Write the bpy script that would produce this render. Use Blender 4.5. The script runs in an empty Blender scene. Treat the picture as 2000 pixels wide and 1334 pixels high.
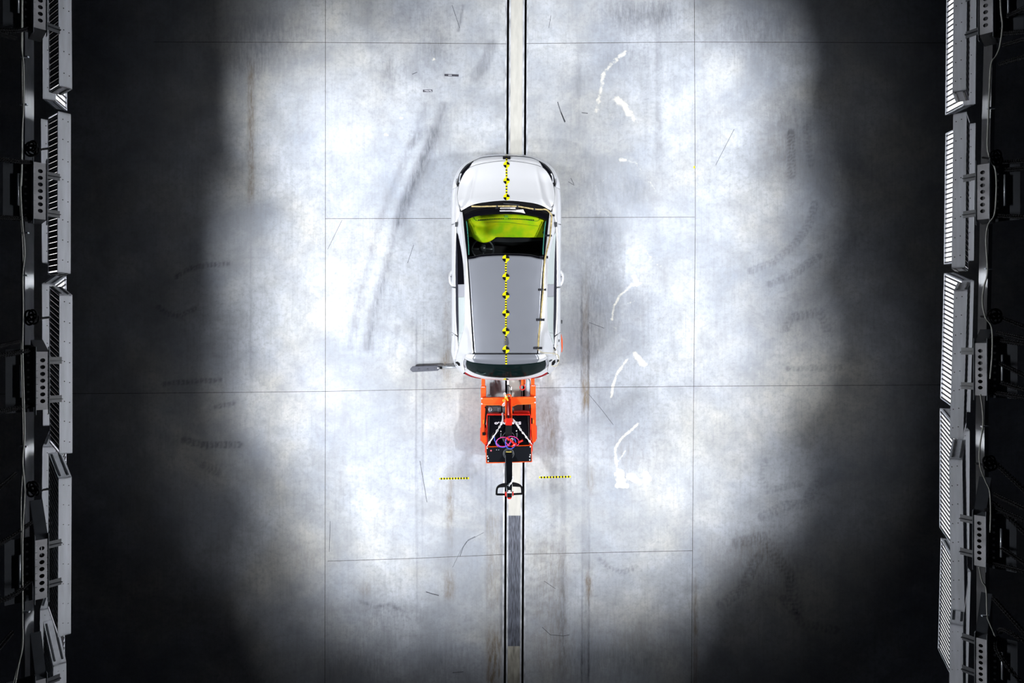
import bpy, math, random
import numpy as np
from mathutils import Vector, Matrix
from mathutils.bvhtree import BVHTree

# ------------------------------------------------------------------ camera, world, exposure
SC = bpy.context.scene
COL = SC.collection
H = 12.0            # camera height above the hall floor
F = 1333.0          # focal length in pixels of the 2000 px frame
cd = bpy.data.cameras.new('camera'); cd.sensor_width = 36.0; cd.lens = 36.0 * F / 2000.0
cam = bpy.data.objects.new('camera', cd); cam.location = (0, 0, H); COL.objects.link(cam)
SC.camera = cam
w = bpy.data.worlds.new('hall_dark'); w.use_nodes = True; SC.world = w
w.node_tree.nodes['Background'].inputs[0].default_value = (0.55, 0.62, 0.8, 1)
w.node_tree.nodes['Background'].inputs[1].default_value = 0.006
SC.view_settings.view_transform = 'Standard'; SC.view_settings.look = 'None'
SC.view_settings.exposure = 0.0; SC.view_settings.gamma = 1.0; SC.view_settings.use_curve_mapping = False
POWER_SIDE = 9.5       # each upright lamp, aimed level across the hall
SPREAD_SIDE = math.radians(34)
LAMP_AIM = {   # per front lamp: two tube sections, each (tilt inwards, tilt along the row, half beam angle, power)
    'left': [((0.648, 0.117, 0.45, 1.021), (0.134, 0.168, 0.335, 0.931)), ((0.138, 0.051, 0.393, 1.481), (0.383, 0.529, 0.504, 1.905)), ((0.637, 0.322, 0.472, 1.068), (0.198, -0.548, 0.32, 0.255)), ((0.441, 0.168, 0.697, 3.974), (0.132, 0.153, 0.32, 0.766)), ((0.389, 0.014, 0.404, 1.331), (0.194, 0.253, 0.601, 0.35))],
    'right': [((0.513, 0.517, 0.36, 1.589), (0.088, 0.307, 0.32, 0.972)), ((0.424, 0.21, 0.669, 3.736), (0.081, 0.165, 0.409, 0.996)), ((0.384, -0.502, 0.351, 0.774), (0.171, -0.128, 0.735, 0.814)), ((0.076, -0.14, 0.323, 0.541), (0.004, 0.252, 0.32, 0.824)), ((0.411, 0.166, 0.576, 1.121), (0.502, 0.22, 0.65, 1.981))],
}
LAMP_SCALE = 24.8

random.seed(4)
def P(px, py, z=0.0):
    return Vector(((px - 1000.0) * (H - z) / F, (667.0 - py) * (H - z) / F, z))

# ------------------------------------------------------------------ materials
MATS = {}
def mat(name, col=(0.5, 0.5, 0.5), rough=0.5, metal=0.0, spec=0.5, noise=0.0, nscale=6.0, emit=0.0, coat=0.0, stretch=(1, 1, 1), bump=0.0):
    if name in MATS: return MATS[name]
    m = bpy.data.materials.new(name); m.use_nodes = True; nt = m.node_tree; b = nt.nodes['Principled BSDF']
    b.inputs['Base Color'].default_value = (*col, 1); b.inputs['Roughness'].default_value = rough
    b.inputs['Metallic'].default_value = metal; b.inputs['Specular IOR Level'].default_value = spec
    b.inputs['Coat Weight'].default_value = coat; b.inputs['Coat Roughness'].default_value = 0.08
    tc = nt.nodes.new('ShaderNodeTexCoord'); mp = nt.nodes.new('ShaderNodeMapping'); mp.inputs['Scale'].default_value = stretch
    nz = nt.nodes.new('ShaderNodeTexNoise'); nz.inputs['Scale'].default_value = nscale; nz.inputs['Detail'].default_value = 5
    nt.links.new(tc.outputs['Object'], mp.inputs['Vector']); nt.links.new(mp.outputs['Vector'], nz.inputs['Vector'])
    if noise > 0:
        rp = nt.nodes.new('ShaderNodeMapRange'); rp.inputs['From Min'].default_value = 0.3; rp.inputs['From Max'].default_value = 0.7
        rp.inputs['To Min'].default_value = 1 - noise; rp.inputs['To Max'].default_value = 1 + noise * 0.5
        nt.links.new(nz.outputs['Fac'], rp.inputs['Value'])
        mx = nt.nodes.new('ShaderNodeVectorMath'); mx.operation = 'SCALE'; mx.inputs[0].default_value = col
        nt.links.new(rp.outputs['Result'], mx.inputs['Scale']); nt.links.new(mx.outputs[0], b.inputs['Base Color'])
    else:
        rp = nt.nodes.new('ShaderNodeMapRange'); rp.inputs['To Min'].default_value = max(0.02, rough - 0.04); rp.inputs['To Max'].default_value = rough + 0.04
        nt.links.new(nz.outputs['Fac'], rp.inputs['Value']); nt.links.new(rp.outputs['Result'], b.inputs['Roughness'])
    if emit > 0:
        b.inputs['Emission Color'].default_value = (*col, 1); b.inputs['Emission Strength'].default_value = emit
    MATS[name] = m
    return m

M_PAINT = mat('silver_white_paint', (0.78, 0.79, 0.825), 0.30, metal=0.38, coat=0.0)
M_ROOF = mat('roof_paint_dark_reflection', (0.38, 0.40, 0.46), 0.30, metal=0.6)  # body paint darkened: the dark ceiling's reflection is put into the colour
M_BLACKG = mat('gloss_black', (0.004, 0.004, 0.006), 0.12, spec=0.2)
M_BLACK = mat('matt_black', (0.005, 0.005, 0.006), 0.6, spec=0.08)
M_RUBBER = mat('rubber', (0.008, 0.008, 0.009), 0.75, spec=0.1)
M_SEAM = mat('seam_grey', (0.09, 0.09, 0.1), 0.6, spec=0.2)
M_YEL = mat('yellow_vinyl', (0.95, 0.82, 0.0), 0.5, spec=0.2)
M_RED = mat('tail_lamp_red', (0.26, 0.0, 0.004), 0.3, spec=.2)
M_WHITE = mat('white_plastic', (0.85, 0.83, 0.85), 0.5)
M_TAN = mat('tan_cable_sleeve', (0.5, 0.4, 0.19), 0.6, noise=0.5, nscale=25, spec=0.2)
M_TAPE = mat('black_tape', (0.012, 0.013, 0.02), 0.5, spec=0.3)
M_SIDEGL = mat('side_glass_pale_reflection', (0.55, 0.62, 0.62), 0.12)  # pale reflection on the panes is put into the base colour
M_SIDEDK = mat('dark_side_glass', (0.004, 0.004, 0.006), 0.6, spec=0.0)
M_PILLAR = mat('pillar_grey', (0.36, 0.37, 0.42), 0.4)
M_TEAL = mat('teal_glass_edge', (0.06, 0.26, 0.21), 0.4, spec=0.2)
M_ORANGE = mat('orange_enamel', (0.90, 0.085, 0.003), 0.45, spec=0.3)
M_REDEN = mat('red_enamel', (0.62, 0.012, 0.004), 0.4, spec=0.3)
M_DKGREY = mat('dark_grey_metal', (0.05, 0.055, 0.065), 0.45, noise=0.3)
M_PADDLE = mat('grey_rubber_pad', (0.06, 0.065, 0.09), 0.6, noise=0.2, nscale=40)
M_STEEL = mat('zinc_steel', (0.62, 0.66, 0.72), 0.35, metal=0.7, noise=0.2, nscale=12)
M_ALU = mat('lamp_housing_aluminium', (0.62, 0.64, 0.70), 0.55, metal=0.15, noise=0.16, nscale=3, stretch=(8, 1, 8))
M_FIN = mat('lamp_heat_sink', (0.035, 0.037, 0.042), 0.5, metal=0.3)
M_FINT = mat('lamp_fin_edges', (0.55, 0.58, 0.63), 0.4, metal=0.3)
M_SLAT = mat('lamp_louvre_slat', (0.02, 0.02, 0.025), 0.6)
M_GLOW = mat('lamp_tubes_glow', (1.0, 0.985, 1.0), 0.5, emit=1.6)
M_BRK = mat('bracket_galvanised', (0.66, 0.66, 0.70), 0.45, metal=0.2, noise=0.35, nscale=5)
M_BEAM = mat('beam_galvanised', (0.30, 0.31, 0.33), 0.4, metal=0.5, noise=0.5, nscale=2, stretch=(4, 1.0, 4))
M_BOLT = mat('bolt_bright', (0.8, 0.78, 0.75), 0.25, metal=0.6)
M_WIRE = mat('grey_wire', (0.42, 0.43, 0.4), 0.5)
M_SKIN = mat('blue_wire', (0.05, 0.12, 0.75), 0.5)
M_PINK = mat('magenta_wire', (0.75, 0.05, 0.3), 0.5)
M_DOT = mat('rivet_hole', (0.02, 0.02, 0.02), 0.7)
M_SEAT = mat('seat_cloth', (0.01, 0.011, 0.013), 0.8, spec=0.1)
M_STICK = mat('floor_label_grey', (0.045, 0.045, 0.06), 0.6, noise=0.3, nscale=30)
M_STICKT = mat('floor_label_print', (0.45, 0.46, 0.5), 0.6)
M_JOINT = mat('joint_sealant', (0.09, 0.085, 0.08), 0.8, spec=0.1, noise=0.6, nscale=20)
M_SCUFF = mat('rubber_scuff', (0.09, 0.095, 0.11), 0.8, spec=0.1, noise=0.5, nscale=30)

def glass_mat():
    m = bpy.data.materials.new('windscreen_glass'); m.use_nodes = True; nt = m.node_tree
    for n in list(nt.nodes): nt.nodes.remove(n)
    o = nt.nodes.new('ShaderNodeOutputMaterial'); mix = nt.nodes.new('ShaderNodeMixShader')
    t = nt.nodes.new('ShaderNodeBsdfTransparent'); g = nt.nodes.new('ShaderNodeBsdfGlossy'); g.inputs['Roughness'].default_value = 0.03
    t.inputs[0].default_value = (0.97, 0.99, 0.97, 1); fr = nt.nodes.new('ShaderNodeFresnel'); fr.inputs[0].default_value = 1.25
    nt.links.new(fr.outputs[0], mix.inputs[0]); nt.links.new(t.outputs[0], mix.inputs[1]); nt.links.new(g.outputs[0], mix.inputs[2]); nt.links.new(mix.outputs[0], o.inputs[0])
    return m
M_GLASS = glass_mat()

def dash_mat():
    m = bpy.data.materials.new('dashboard_lime'); m.use_nodes = True; nt = m.node_tree; b = nt.nodes['Principled BSDF']
    tc = nt.nodes.new('ShaderNodeTexCoord'); nz = nt.nodes.new('ShaderNodeTexNoise'); nz.inputs['Scale'].default_value = 5; nz.inputs['Detail'].default_value = 3
    cr = nt.nodes.new('ShaderNodeValToRGB')
    cr.color_ramp.elements[0].position = 0.35; cr.color_ramp.elements[0].color = (0.26, 0.56, 0.0, 1)
    cr.color_ramp.elements[1].position = 0.62; cr.color_ramp.elements[1].color = (0.54, 0.61, 0.0, 1)
    nt.links.new(tc.outputs['Object'], nz.inputs['Vector']); nt.links.new(nz.outputs['Fac'], cr.inputs[0]); nt.links.new(cr.outputs[0], b.inputs['Base Color'])
    b.inputs['Roughness'].default_value = 0.7; b.inputs['Specular IOR Level'].default_value = 0.2
    return m
M_DASH = dash_mat()

# ------------------------------------------------------------------ mesh helpers
def origin_of(o):
    while o.parent: o = o.parent
    return o.location
class MB:
    def __init__(s): s.v = []; s.f = []; s.m = []; s.mi = 0
    def add(s, vs, fs):
        k = len(s.v); s.v += [Vector(v) for v in vs]
        for f in fs: s.f.append(tuple(i + k for i in f)); s.m.append(s.mi)
    def box(s, a, b):
        x0, y0, z0 = min(a[0], b[0]), min(a[1], b[1]), min(a[2], b[2]); x1, y1, z1 = max(a[0], b[0]), max(a[1], b[1]), max(a[2], b[2])
        s.hexa([(x0, y0, z0), (x1, y0, z0), (x1, y1, z0), (x0, y1, z0), (x0, y0, z1), (x1, y0, z1), (x1, y1, z1), (x0, y1, z1)])
    def hexa(s, p):
        s.add(p, [(3, 2, 1, 0), (4, 5, 6, 7), (0, 1, 5, 4), (1, 2, 6, 5), (2, 3, 7, 6), (3, 0, 4, 7)])
    def para(s, o, a, b, c):
        o, a, b, c = Vector(o), Vector(a), Vector(b), Vector(c)
        if a.cross(b).dot(c) < 0: a, b = b, a
        s.hexa([o, o + a, o + a + b, o + b, o + c, o + a + c, o + a + b + c, o + b + c])
    def pbox(s, x0, y0, x1, y1, z0, z1):       # box whose top face is read at height z1
        a = P(x0, y0, z1); b = P(x1, y1, z1); s.box((a.x, a.y, z0), (b.x, b.y, z1))
    def prism(s, pts, z0, z1):
        n = len(pts); t = [P(x, y, z1) for x, y in pts]
        area = sum(t[i].x * t[(i + 1) % n].y - t[(i + 1) % n].x * t[i].y for i in range(n))
        if area < 0: t.reverse()
        s.add([(q.x, q.y, z0) for q in t] + [(q.x, q.y, z1) for q in t],
              [tuple(range(n - 1, -1, -1)), tuple(range(n, 2 * n))] + [(i, (i + 1) % n, n + (i + 1) % n, n + i) for i in range(n)])
    def tube(s, pts, r, seg=8, closed=False, smooth=0, flat=1.0):
        pts = [Vector(p) for p in pts]
        if smooth and not closed: pts = cr(pts, smooth)
        n = len(pts); rings = []
        up = Vector((0, 0, 1)); 
        for i in range(n):
            a = pts[(i - 1) % n] if (closed or i > 0) else pts[i]; b = pts[(i + 1) % n] if (closed or i < n - 1) else pts[i]
            t = (b - a)
            if t.length < 1e-9: t = Vector((0, 1, 0))
            t.normalize(); u = up if abs(t.z) < 0.9 else Vector((1, 0, 0))
            x = t.cross(u).normalized(); y = x.cross(t).normalized()
            rr = r[i] if isinstance(r, (list, tuple)) else r
            rings.append([pts[i] + x * rr * math.cos(2 * math.pi * k / seg) + y * rr * flat * math.sin(2 * math.pi * k / seg) for k in range(seg)])
        vs = [v for rg in rings for v in rg]; fs = []
        for i in range(n if closed else n - 1):
            j = (i + 1) % n
            for k in range(seg):
                fs.append((i * seg + k, i * seg + (k + 1) % seg, j * seg + (k + 1) % seg, j * seg + k))
        if not closed:
            fs.append(tuple(range(seg - 1, -1, -1))); fs.append(tuple((n - 1) * seg + k for k in range(seg)))
        s.add(vs, fs)
    def ring(s, c, R, r, ax=(0, 0, 1), seg=20, ell=1.0, elldir=None):
        ax = Vector(ax).normalized(); x = Vector(elldir).normalized() if elldir is not None else ax.orthogonal().normalized(); y = ax.cross(x)
        s.tube([Vector(c) + x * R * ell * math.cos(2 * math.pi * k / seg) + y * R * math.sin(2 * math.pi * k / seg) for k in range(seg)], r, 6, closed=True)
    def cyl(s, a, b, r, seg=16): s.tube([a, b], r, seg)
    def grid(s, G):
        nu = len(G); nv = len(G[0]); k = len(s.v)
        s.v += [Vector(p) for row in G for p in row]
        for i in range(nu - 1):
            for j in range(nv - 1):
                s.f.append((k + i * nv + j, k + i * nv + j + 1, k + (i + 1) * nv + j + 1, k + (i + 1) * nv + j)); s.m.append(s.mi)
    def build(s, name, mats, parent=None, smooth=False, solid=0.0, kind=None, bevel=0.0):
        me = bpy.data.meshes.new(name)
        if parent is not None: off = origin_of(parent).copy()
        else:
            xs = [v.x for v in s.v]; ys = [v.y for v in s.v]; zs = [v.z for v in s.v]
            off = Vector(((min(xs) + max(xs)) / 2, (min(ys) + max(ys)) / 2, min(zs)))
        me.from_pydata([tuple(v - off) for v in s.v], [], s.f)
        mats = mats if isinstance(mats, (list, tuple)) else [mats]
        for m_ in mats: me.materials.append(m_)
        me.polygons.foreach_set('material_index', s.m)
        if smooth: me.polygons.foreach_set('use_smooth', [True] * len(me.polygons))
        me.update()
        o = bpy.data.objects.new(name, me); COL.objects.link(o)
        if parent is not None: o.parent = parent
        else: o.location = off
        if solid:
            md = o.modifiers.new('thickness', 'SOLIDIFY'); md.thickness = solid; md.offset = -1
        if bevel:
            md = o.modifiers.new('edge', 'BEVEL'); md.width = bevel; md.segments = 2; md.limit_method = 'ANGLE'
        if kind: o['kind'] = kind
        return o
def cr(pts, n):                                 # Catmull-Rom through the points, n samples
    pts = [Vector(p) for p in pts]; k = len(pts); out = []
    for i in range(n):
        t = i * (k - 1) / (n - 1); j = min(int(t), k - 2); u = t - j
        p1, p2 = pts[j], pts[j + 1]
        p0 = pts[j - 1] if j > 0 else p1 * 2 - p2
        p3 = pts[j + 2] if j + 2 < k else p2 * 2 - p1
        out.append(0.5 * ((2 * p1) + (p2 - p0) * u + (2 * p0 - 5 * p1 + 4 * p2 - p3) * u * u + (3 * p1 - p0 - 3 * p2 + p3) * u ** 3))
    return out
def tensor(net, nu, nv):
    rows = [cr(r, nv) for r in net]
    cols = [cr([rows[i][j] for i in range(len(rows))], nu) for j in range(nv)]
    return [[cols[j][i] for j in range(nv)] for i in range(nu)]
def thing(name, label, cat, loc, group=None):
    o = bpy.data.objects.new(name, None); o.empty_display_size = 0.2; COL.objects.link(o); o.location = loc
    o['label'] = label; o['category'] = cat
    if group: o['group'] = group
    return o
def tag(o, label, cat, group=None):
    o['label'] = label; o['category'] = cat
    if group: o['group'] = group
    return o

# ------------------------------------------------------------------ hall floor with two guide slots
SH = (992.4 - 986.0) / 1334.0                  # the slots run slightly off the frame's axis
def slotx(px_mid, y): return (px_mid - 1000) * H / F + SH * y
SL, SR = 989.2, 1023.6; HW = 0.019
XL0, XL1 = slotx(SL, 0) - HW, slotx(SL, 0) + HW
XR0, XR1 = slotx(SR, 0) - HW, slotx(SR, 0) + HW

def floor_mat():
    m = bpy.data.materials.new('polished_concrete'); m.use_nodes = True; nt = m.node_tree; N = nt.nodes; L = nt.links
    b = N['Principled BSDF']
    tc = N.new('ShaderNodeTexCoord')
    def mapping(s, loc=(0, 0, 0)):
        mp = N.new('ShaderNodeMapping'); mp.inputs['Scale'].default_value = s; mp.inputs['Location'].default_value = loc
        L.new(tc.outputs['Object'], mp.inputs['Vector']); return mp
    def noise(s, detail=6, rough=0.6, scale=(1, 1, 1), loc=(0, 0, 0), dist=0.0):
        n = N.new('ShaderNodeTexNoise'); n.inputs['Scale'].default_value = s; n.inputs['Detail'].default_value = detail; n.inputs['Roughness'].default_value = rough
        n.inputs['Distortion'].default_value = dist
        L.new(mapping(scale, loc).outputs[0], n.inputs['Vector']); return n.outputs['Fac']
    def rng(v, a, b_, c=0.0, d=1.0):
        r = N.new('ShaderNodeMapRange'); r.inputs['From Min'].default_value = a; r.inputs['From Max'].default_value = b_; r.inputs['To Min'].default_value = c; r.inputs['To Max'].default_value = d
        L.new(v, r.inputs['Value']); return r.outputs['Result']
    def mul(a, b_):
        r = N.new('ShaderNodeMath'); r.operation = 'MULTIPLY'
        for i, q in enumerate((a, b_)):
            if isinstance(q, (int, float)): r.inputs[i].default_value = q
            else: L.new(q, r.inputs[i])
        return r.outputs[0]
    def mixc(f, a, b_, mode='MIX'):
        r = N.new('ShaderNodeMix'); r.data_type = 'RGBA'; r.blend_type = mode
        L.new(f, r.inputs[0]) if not isinstance(f, float) else setattr(r.inputs[0], 'default_value', f)
        for i, q in ((6, a), (7, b_)):
            if isinstance(q, tuple): r.inputs[i].default_value = (*q, 1)
            else: L.new(q, r.inputs[i])
        return r.outputs[2]
    cloud = noise(0.55, 7, 0.62, dist=0.4); cloud2 = noise(1.9, 7, 0.65, loc=(7, 3, 0), dist=0.3)
    warm = noise(0.42, 5, 0.6, loc=(-11, 5, 0)); fine = noise(14, 8, 0.7); streak = noise(2.4, 7, 0.7, scale=(9, 0.45, 1), loc=(2, 1, 0))
    speck = noise(60, 3, 0.6, loc=(3, 3, 0))
    col = mixc(rng(warm, 0.44, 0.60), (0.505, 0.535, 0.59), (0.545, 0.54, 0.515))
    col = mixc(rng(cloud, 0.36, 0.60, 0.72, 0.0), col, (0.245, 0.275, 0.335))
    col = mixc(rng(cloud2, 0.34, 0.58, 0.55, 0.0), col, (0.27, 0.285, 0.31))
    col = mixc(rng(streak, 0.32, 0.5, 0.30, 0.0), col, (0.25, 0.255, 0.27))
    col = mixc(rng(fine, 0.36, 0.52, 0.45, 0.0), col, (0.27, 0.28, 0.30))
    mid = noise(5.5, 9, 0.78, loc=(5, -8, 0), dist=0.8); col = mixc(rng(mid, 0.34, 0.50, 0.30, 0.0), col, (0.25, 0.26, 0.285))
    col = mixc(rng(mid, 0.60, 0.72, 0.0, 0.25), col, (0.66, 0.67, 0.68))
    scr = noise(3.0, 9, 0.8, scale=(22, 0.8, 1), loc=(3, 3, 0), dist=0.1); col = mixc(rng(scr, 0.64, 0.72, 0.0, 0.28), col, (0.16, 0.165, 0.18))
    col = mixc(rng(speck, 0.70, 0.76, 0.0, 0.25), col, (0.75, 0.75, 0.74))
    at = N.new('ShaderNodeAttribute'); at.attribute_name = 'stain'; sp = N.new('ShaderNodeSeparateColor'); L.new(at.outputs['Color'], sp.inputs[0])
    grain = noise(7, 8, 0.75, scale=(3, 0.5, 1), loc=(1, 9, 0)); chip = noise(11, 8, 0.75, loc=(4, 4, 0))
    dark = mul(sp.outputs[0], rng(grain, 0.38, 0.60, 0.60, 1.35)); brown = mul(sp.outputs[1], rng(grain, 0.42, 0.60, 0.5, 2.0))
    col = mixc(rng(dark, 0, 1), col, (0.095, 0.10, 0.12))
    col = mixc(rng(brown, 0, 1), col, (0.19, 0.155, 0.115))
    white = N.new('ShaderNodeMath'); white.operation = 'ADD'; L.new(sp.outputs[2], white.inputs[0]); L.new(chip, white.inputs[1])
    col = mixc(mul(rng(white.outputs[0], 1.10, 1.26), 0.62), col, (0.80, 0.77, 0.68))
    L.new(col, b.inputs['Base Color'])
    L.new(rng(cloud2, 0.3, 0.7, 0.62, 0.75), b.inputs['Roughness']); b.inputs['Specular IOR Level'].default_value = 0.12
    bp = N.new('ShaderNodeBump'); bp.inputs['Strength'].default_value = 0.05; bp.inputs['Distance'].default_value = 0.01
    L.new(fine, bp.inputs['Height']); L.new(bp.outputs[0], b.inputs['Normal'])
    return m
M_FLOOR = floor_mat()

CELL = 0.03
ys = np.arange(-7.2, 7.2 + CELL, CELL)
def stains_shade(X, Y):
    px = X / H * F + 1000; py = 667 - Y / H * F
    D = np.zeros_like(X); B = np.zeros_like(X); W = np.zeros_like(X)
    def ss(a, b, t):
        u = np.clip((t - a) / (b - a), 0, 1); return u * u * (3 - 2 * u)
    def band(ch, x0, x1, y0, y1, s, soft=4, fade=60):
        ch += s * ss(x0 - soft, x0 + soft, px) * (1 - ss(x1 - soft, x1 + soft, px)) * ss(y0 - fade, y0 + fade, py) * (1 - ss(y1 - fade, y1 + fade, py))
    def seg(pts, wd):
        d = np.full_like(X, 1e9); along = np.zeros_like(X); acc = 0.0
        for (x0, y0), (x1, y1) in zip(pts[:-1], pts[1:]):
            L2 = (x1 - x0) ** 2 + (y1 - y0) ** 2; t = np.clip(((px - x0) * (x1 - x0) + (py - y0) * (y1 - y0)) / L2, 0, 1)
            q = np.hypot(px - x0 - t * (x1 - x0), py - y0 - t * (y1 - y0)); upd = q < d
            along = np.where(upd, acc + t * math.sqrt(L2), along); d = np.where(upd, q, d); acc += math.sqrt(L2)
        return d, along
    def line(ch, pts, wd, s, soft=1.0):
        d, _ = seg(pts, wd); ch += s * (1 - ss(wd * 0.5 * (1 - soft * 0.5), wd * 0.5 * (1 + soft), d))
    def tread(ch, pts, wd, s, per=9.0):
        d, a = seg(pts, wd); ch += s * (1 - ss(wd * 0.35, wd * 0.62, d)) * (0.35 + 0.65 * (np.sin(2 * np.pi * (a + d * 0.4) / per) > 0))
    def blob(ch, cx, cy, rx, ry, s, rot=0):
        c, sn = math.cos(rot), math.sin(rot); u = ((px - cx) * c + (py - cy) * sn) / rx; v = (-(px - cx) * sn + (py - cy) * c) / ry
        ch += s * np.exp(-(u * u + v * v) * 1.6)
    # tyre tracks along the lane
    band(D, 812, 815, 620, 1180, .30, 1.0); band(D, 825, 827, 600, 1110, .28, 1.0); band(D, 813, 826, 760, 1100, .06, 3)
    band(D, 868, 888, 960, 1160, .14, 8); band(B, 874, 884, 930, 1040, .40, 6, 50); band(B, 868, 888, 1120, 1172, .38, 6, 14)
    band(D, 948, 952, 880, 1180, .22, 1.5); band(D, 958, 961, 900, 1180, .2, 1.5); band(B, 950, 976, 1005, 1190, .22, 3, 12); band(B, 950, 978, 1230, 1400, .5, 6, 40)
    band(D, 976, 984, 1005, 1260, .45, 2, 6)
    band(D, 1076, 1088, 850, 1250, .20, 5); band(D, 1094, 1106, 880, 1300, .24, 4); band(D, 1088, 1104, 1090, 1260, .25, 4)
    band(D, 1135.5, 1137.5, 570, 1400, .38, .8); band(D, 1148.5, 1151, 600, 1400, .42, .8); band(D, 1138, 1150, 600, 1340, .16, 2)
    band(B, 1136, 1151, 740, 800, .45, 2, 20); band(B, 1144, 1156, 1120, 1170, .6, 5, 18); band(B, 1148, 1160, 920, 960, .3, 5, 20); band(B, 1137, 1150, 560, 780, .2, 3)
    for q in range(14):
        xx = random.uniform(960, 1110) if q % 2 else random.uniform(640, 960); y0 = random.uniform(780, 1100)
        band(D, xx, xx + 1.2, y0, y0 + random.uniform(80, 220), random.uniform(.1, .22), .8)
    band(B, 866, 882, 540, 760, .2, 6); band(B, 862, 878, 690, 730, .35, 8, 20); band(D, 840, 900, 560, 720, .08, 20)
    band(D, 1100, 1200, 430, 800, .20, 40, 120); band(D, 1100, 1140, 80, 440, .12, 30, 60)
    band(D, 1280, 1292, 60, 330, .22, 6, 60)
    # brown smears beside the tug; shadow between the forks painted in dark
    blob(D, 960, 775, 9, 40, .55); blob(D, 1005, 790, 14, 45, .4); blob(D, 1020, 780, 7, 35, .55); blob(B, 1075, 850, 22, 70, .34); blob(B, 1062, 800, 20, 40, .2); blob(D, 940, 940, 10, 60, .15)
    # curved rubber marks left of the nose
    for off, s in ((0, .30), (9, .22), (-30, .22), (-38, .13), (26, .12)):
        line(D, [(865 + off, 205), (842 + off, 270), (808 + off, 345), (776 + off, 425), (752 + off, 520), (730 + off, 600), (715 + off, 680)], 11, s * .8)
    line(D, [(850, 260), (828, 318), (800, 375), (780, 430)], 20, .30); line(D, [(835, 250), (800, 285)], 12, .22); line(D, [(735, 230), (742, 200), (760, 150)], 26, .14)
    line(D, [(960, 90), (950, 120), (930, 150)], 18, .35); line(D, [(905, 10), (895, 60)], 4, .4); blob(D, 850, 95, 42, 45, .40); blob(D, 820, 30, 90, 40, .25); blob(D, 790, 140, 60, 40, .22); blob(D, 760, 130, 12, 30, .25)
    line(D, [(775, 640), (765, 690)], 12, .2); line(D, [(745, 560), (728, 640), (712, 720)], 24, .12); blob(D, 690, 520, 14, 60, .15)
    line(D, [(820, 600), (800, 720), (780, 800)], 20, .1); blob(D, 1235, 30, 90, 45, .5); blob(D, 1300, 25, 30, 40, .3); blob(D, 1220, 110, 60, 40, .30); blob(D, 1130, 140, 8, 80, .2)
    blob(D, 1240, 370, 55, 45, .30); blob(D, 1160, 330, 50, 70, .22); blob(D, 1180, 480, 40, 120, .22); blob(D, 1240, 620, 50, 100, .24); blob(D, 1150, 640, 40, 120, .3)
    blob(D, 1200, 790, 60, 40, .15); blob(D, 1260, 870, 60, 80, .14); blob(B, 1225, 890, 60, 60, .12)
    # white chips of old paint
    def chips(pts, wd, s):
        d, _ = seg(pts, wd); W[...] = np.maximum(W, s * np.clip(1.1 - d / wd, 0, 1))
    chips([(1222, 100), (1195, 125), (1180, 140), (1175, 165), (1168, 200), (1165, 215)], 17, .70)
    chips([(1205, 195), (1220, 205), (1228, 222)], 20, .85); chips([(1225, 215), (1238, 232)], 16, .78); chips([(1190, 222), (1200, 232)], 12, .62)
    chips([(1213, 310), (1240, 318), (1258, 340), (1275, 365), (1285, 385)], 11, .62); chips([(1212, 312), (1222, 312)], 12, .8)
    chips([(1190, 345), (1160, 365), (1150, 375)], 9, .6); chips([(1165, 420), (1178, 408), (1185, 420)], 14, .62); chips([(1250, 480), (1272, 505), (1290, 520)], 16, .62)
    chips([(1237, 540), (1248, 555), (1235, 556)], 14, .80); chips([(1235, 556), (1210, 578), (1199, 598), (1195, 625)], 9, .74); chips([(1206, 600), (1240, 588)], 8, .60)
    chips([(1200, 640), (1215, 670)], 13, .60); chips([(1240, 692), (1258, 712)], 17, .86); chips([(1225, 702), (1205, 730), (1197, 755), (1194, 775)], 9, .80)
    chips([(1243, 830), (1230, 842), (1212, 858), (1202, 875), (1202, 900), (1212, 930)], 9, .80); chips([(1222, 880), (1208, 900)], 6, .72)
    chips([(1210, 925), (1214, 945)], 20, 1.0); chips([(1205, 948), (1224, 949)], 10, 1.1); chips([(1230, 930), (1243, 938)], 16, .95); chips([(1238, 928), (1244, 940)], 9, .95)
    chips([(1262, 926), (1266, 936)], 14, 1.0); chips([(1241, 832), (1246, 828)], 9, .8)
    chips([(780, 230), (785, 231)], 9, .75); chips([(752, 262), (757, 264)], 8, .78); chips([(846, 116), (851, 116)], 7, .9); chips([(640, 225), (641, 235)], 6, .6)
    # tread marks on the outer slabs
    tread(D, [(1468, 528), (1510, 512), (1550, 480), (1580, 440), (1590, 400)], 16, .34); tread(D, [(1505, 555), (1550, 535), (1600, 500)], 15, .30)
    tread(D, [(1545, 260), (1545, 345)], 18, .40, 6); tread(D, [(1575, 250), (1583, 320)], 14, .25); tread(D, [(1535, 640), (1545, 620), (1600, 610), (1620, 650)], 18, .28)
    tread(D, [(1540, 720), (1640, 718)], 12, .30); tread(D, [(1490, 1010), (1530, 990), (1570, 985), (1600, 940)], 22, .30); tread(D, [(1440, 1060), (1490, 1050), (1540, 1120), (1560, 1200)], 24, .32)
    tread(D, [(1410, 1180), (1450, 1150), (1480, 1090)], 22, .30); tread(D, [(1530, 1170), (1570, 1220), (1630, 1230)], 18, .32); tread(D, [(1495, 900), (1485, 930), (1500, 960), (1560, 945)], 14, .22)
    tread(D, [(1172, 1092), (1190, 1110), (1215, 1118), (1240, 1108)], 10, .34, 8); tread(D, [(1262, 80), (1262, 260)], 9, .12, 7)
    tread(D, [(345, 540), (370, 525), (410, 517), (450, 515)], 10, .5, 8); tread(D, [(310, 600), (325, 612), (350, 618), (385, 600)], 10, .45, 8); tread(D, [(320, 750), (380, 745), (430, 742)], 10, .45, 9)
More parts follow.
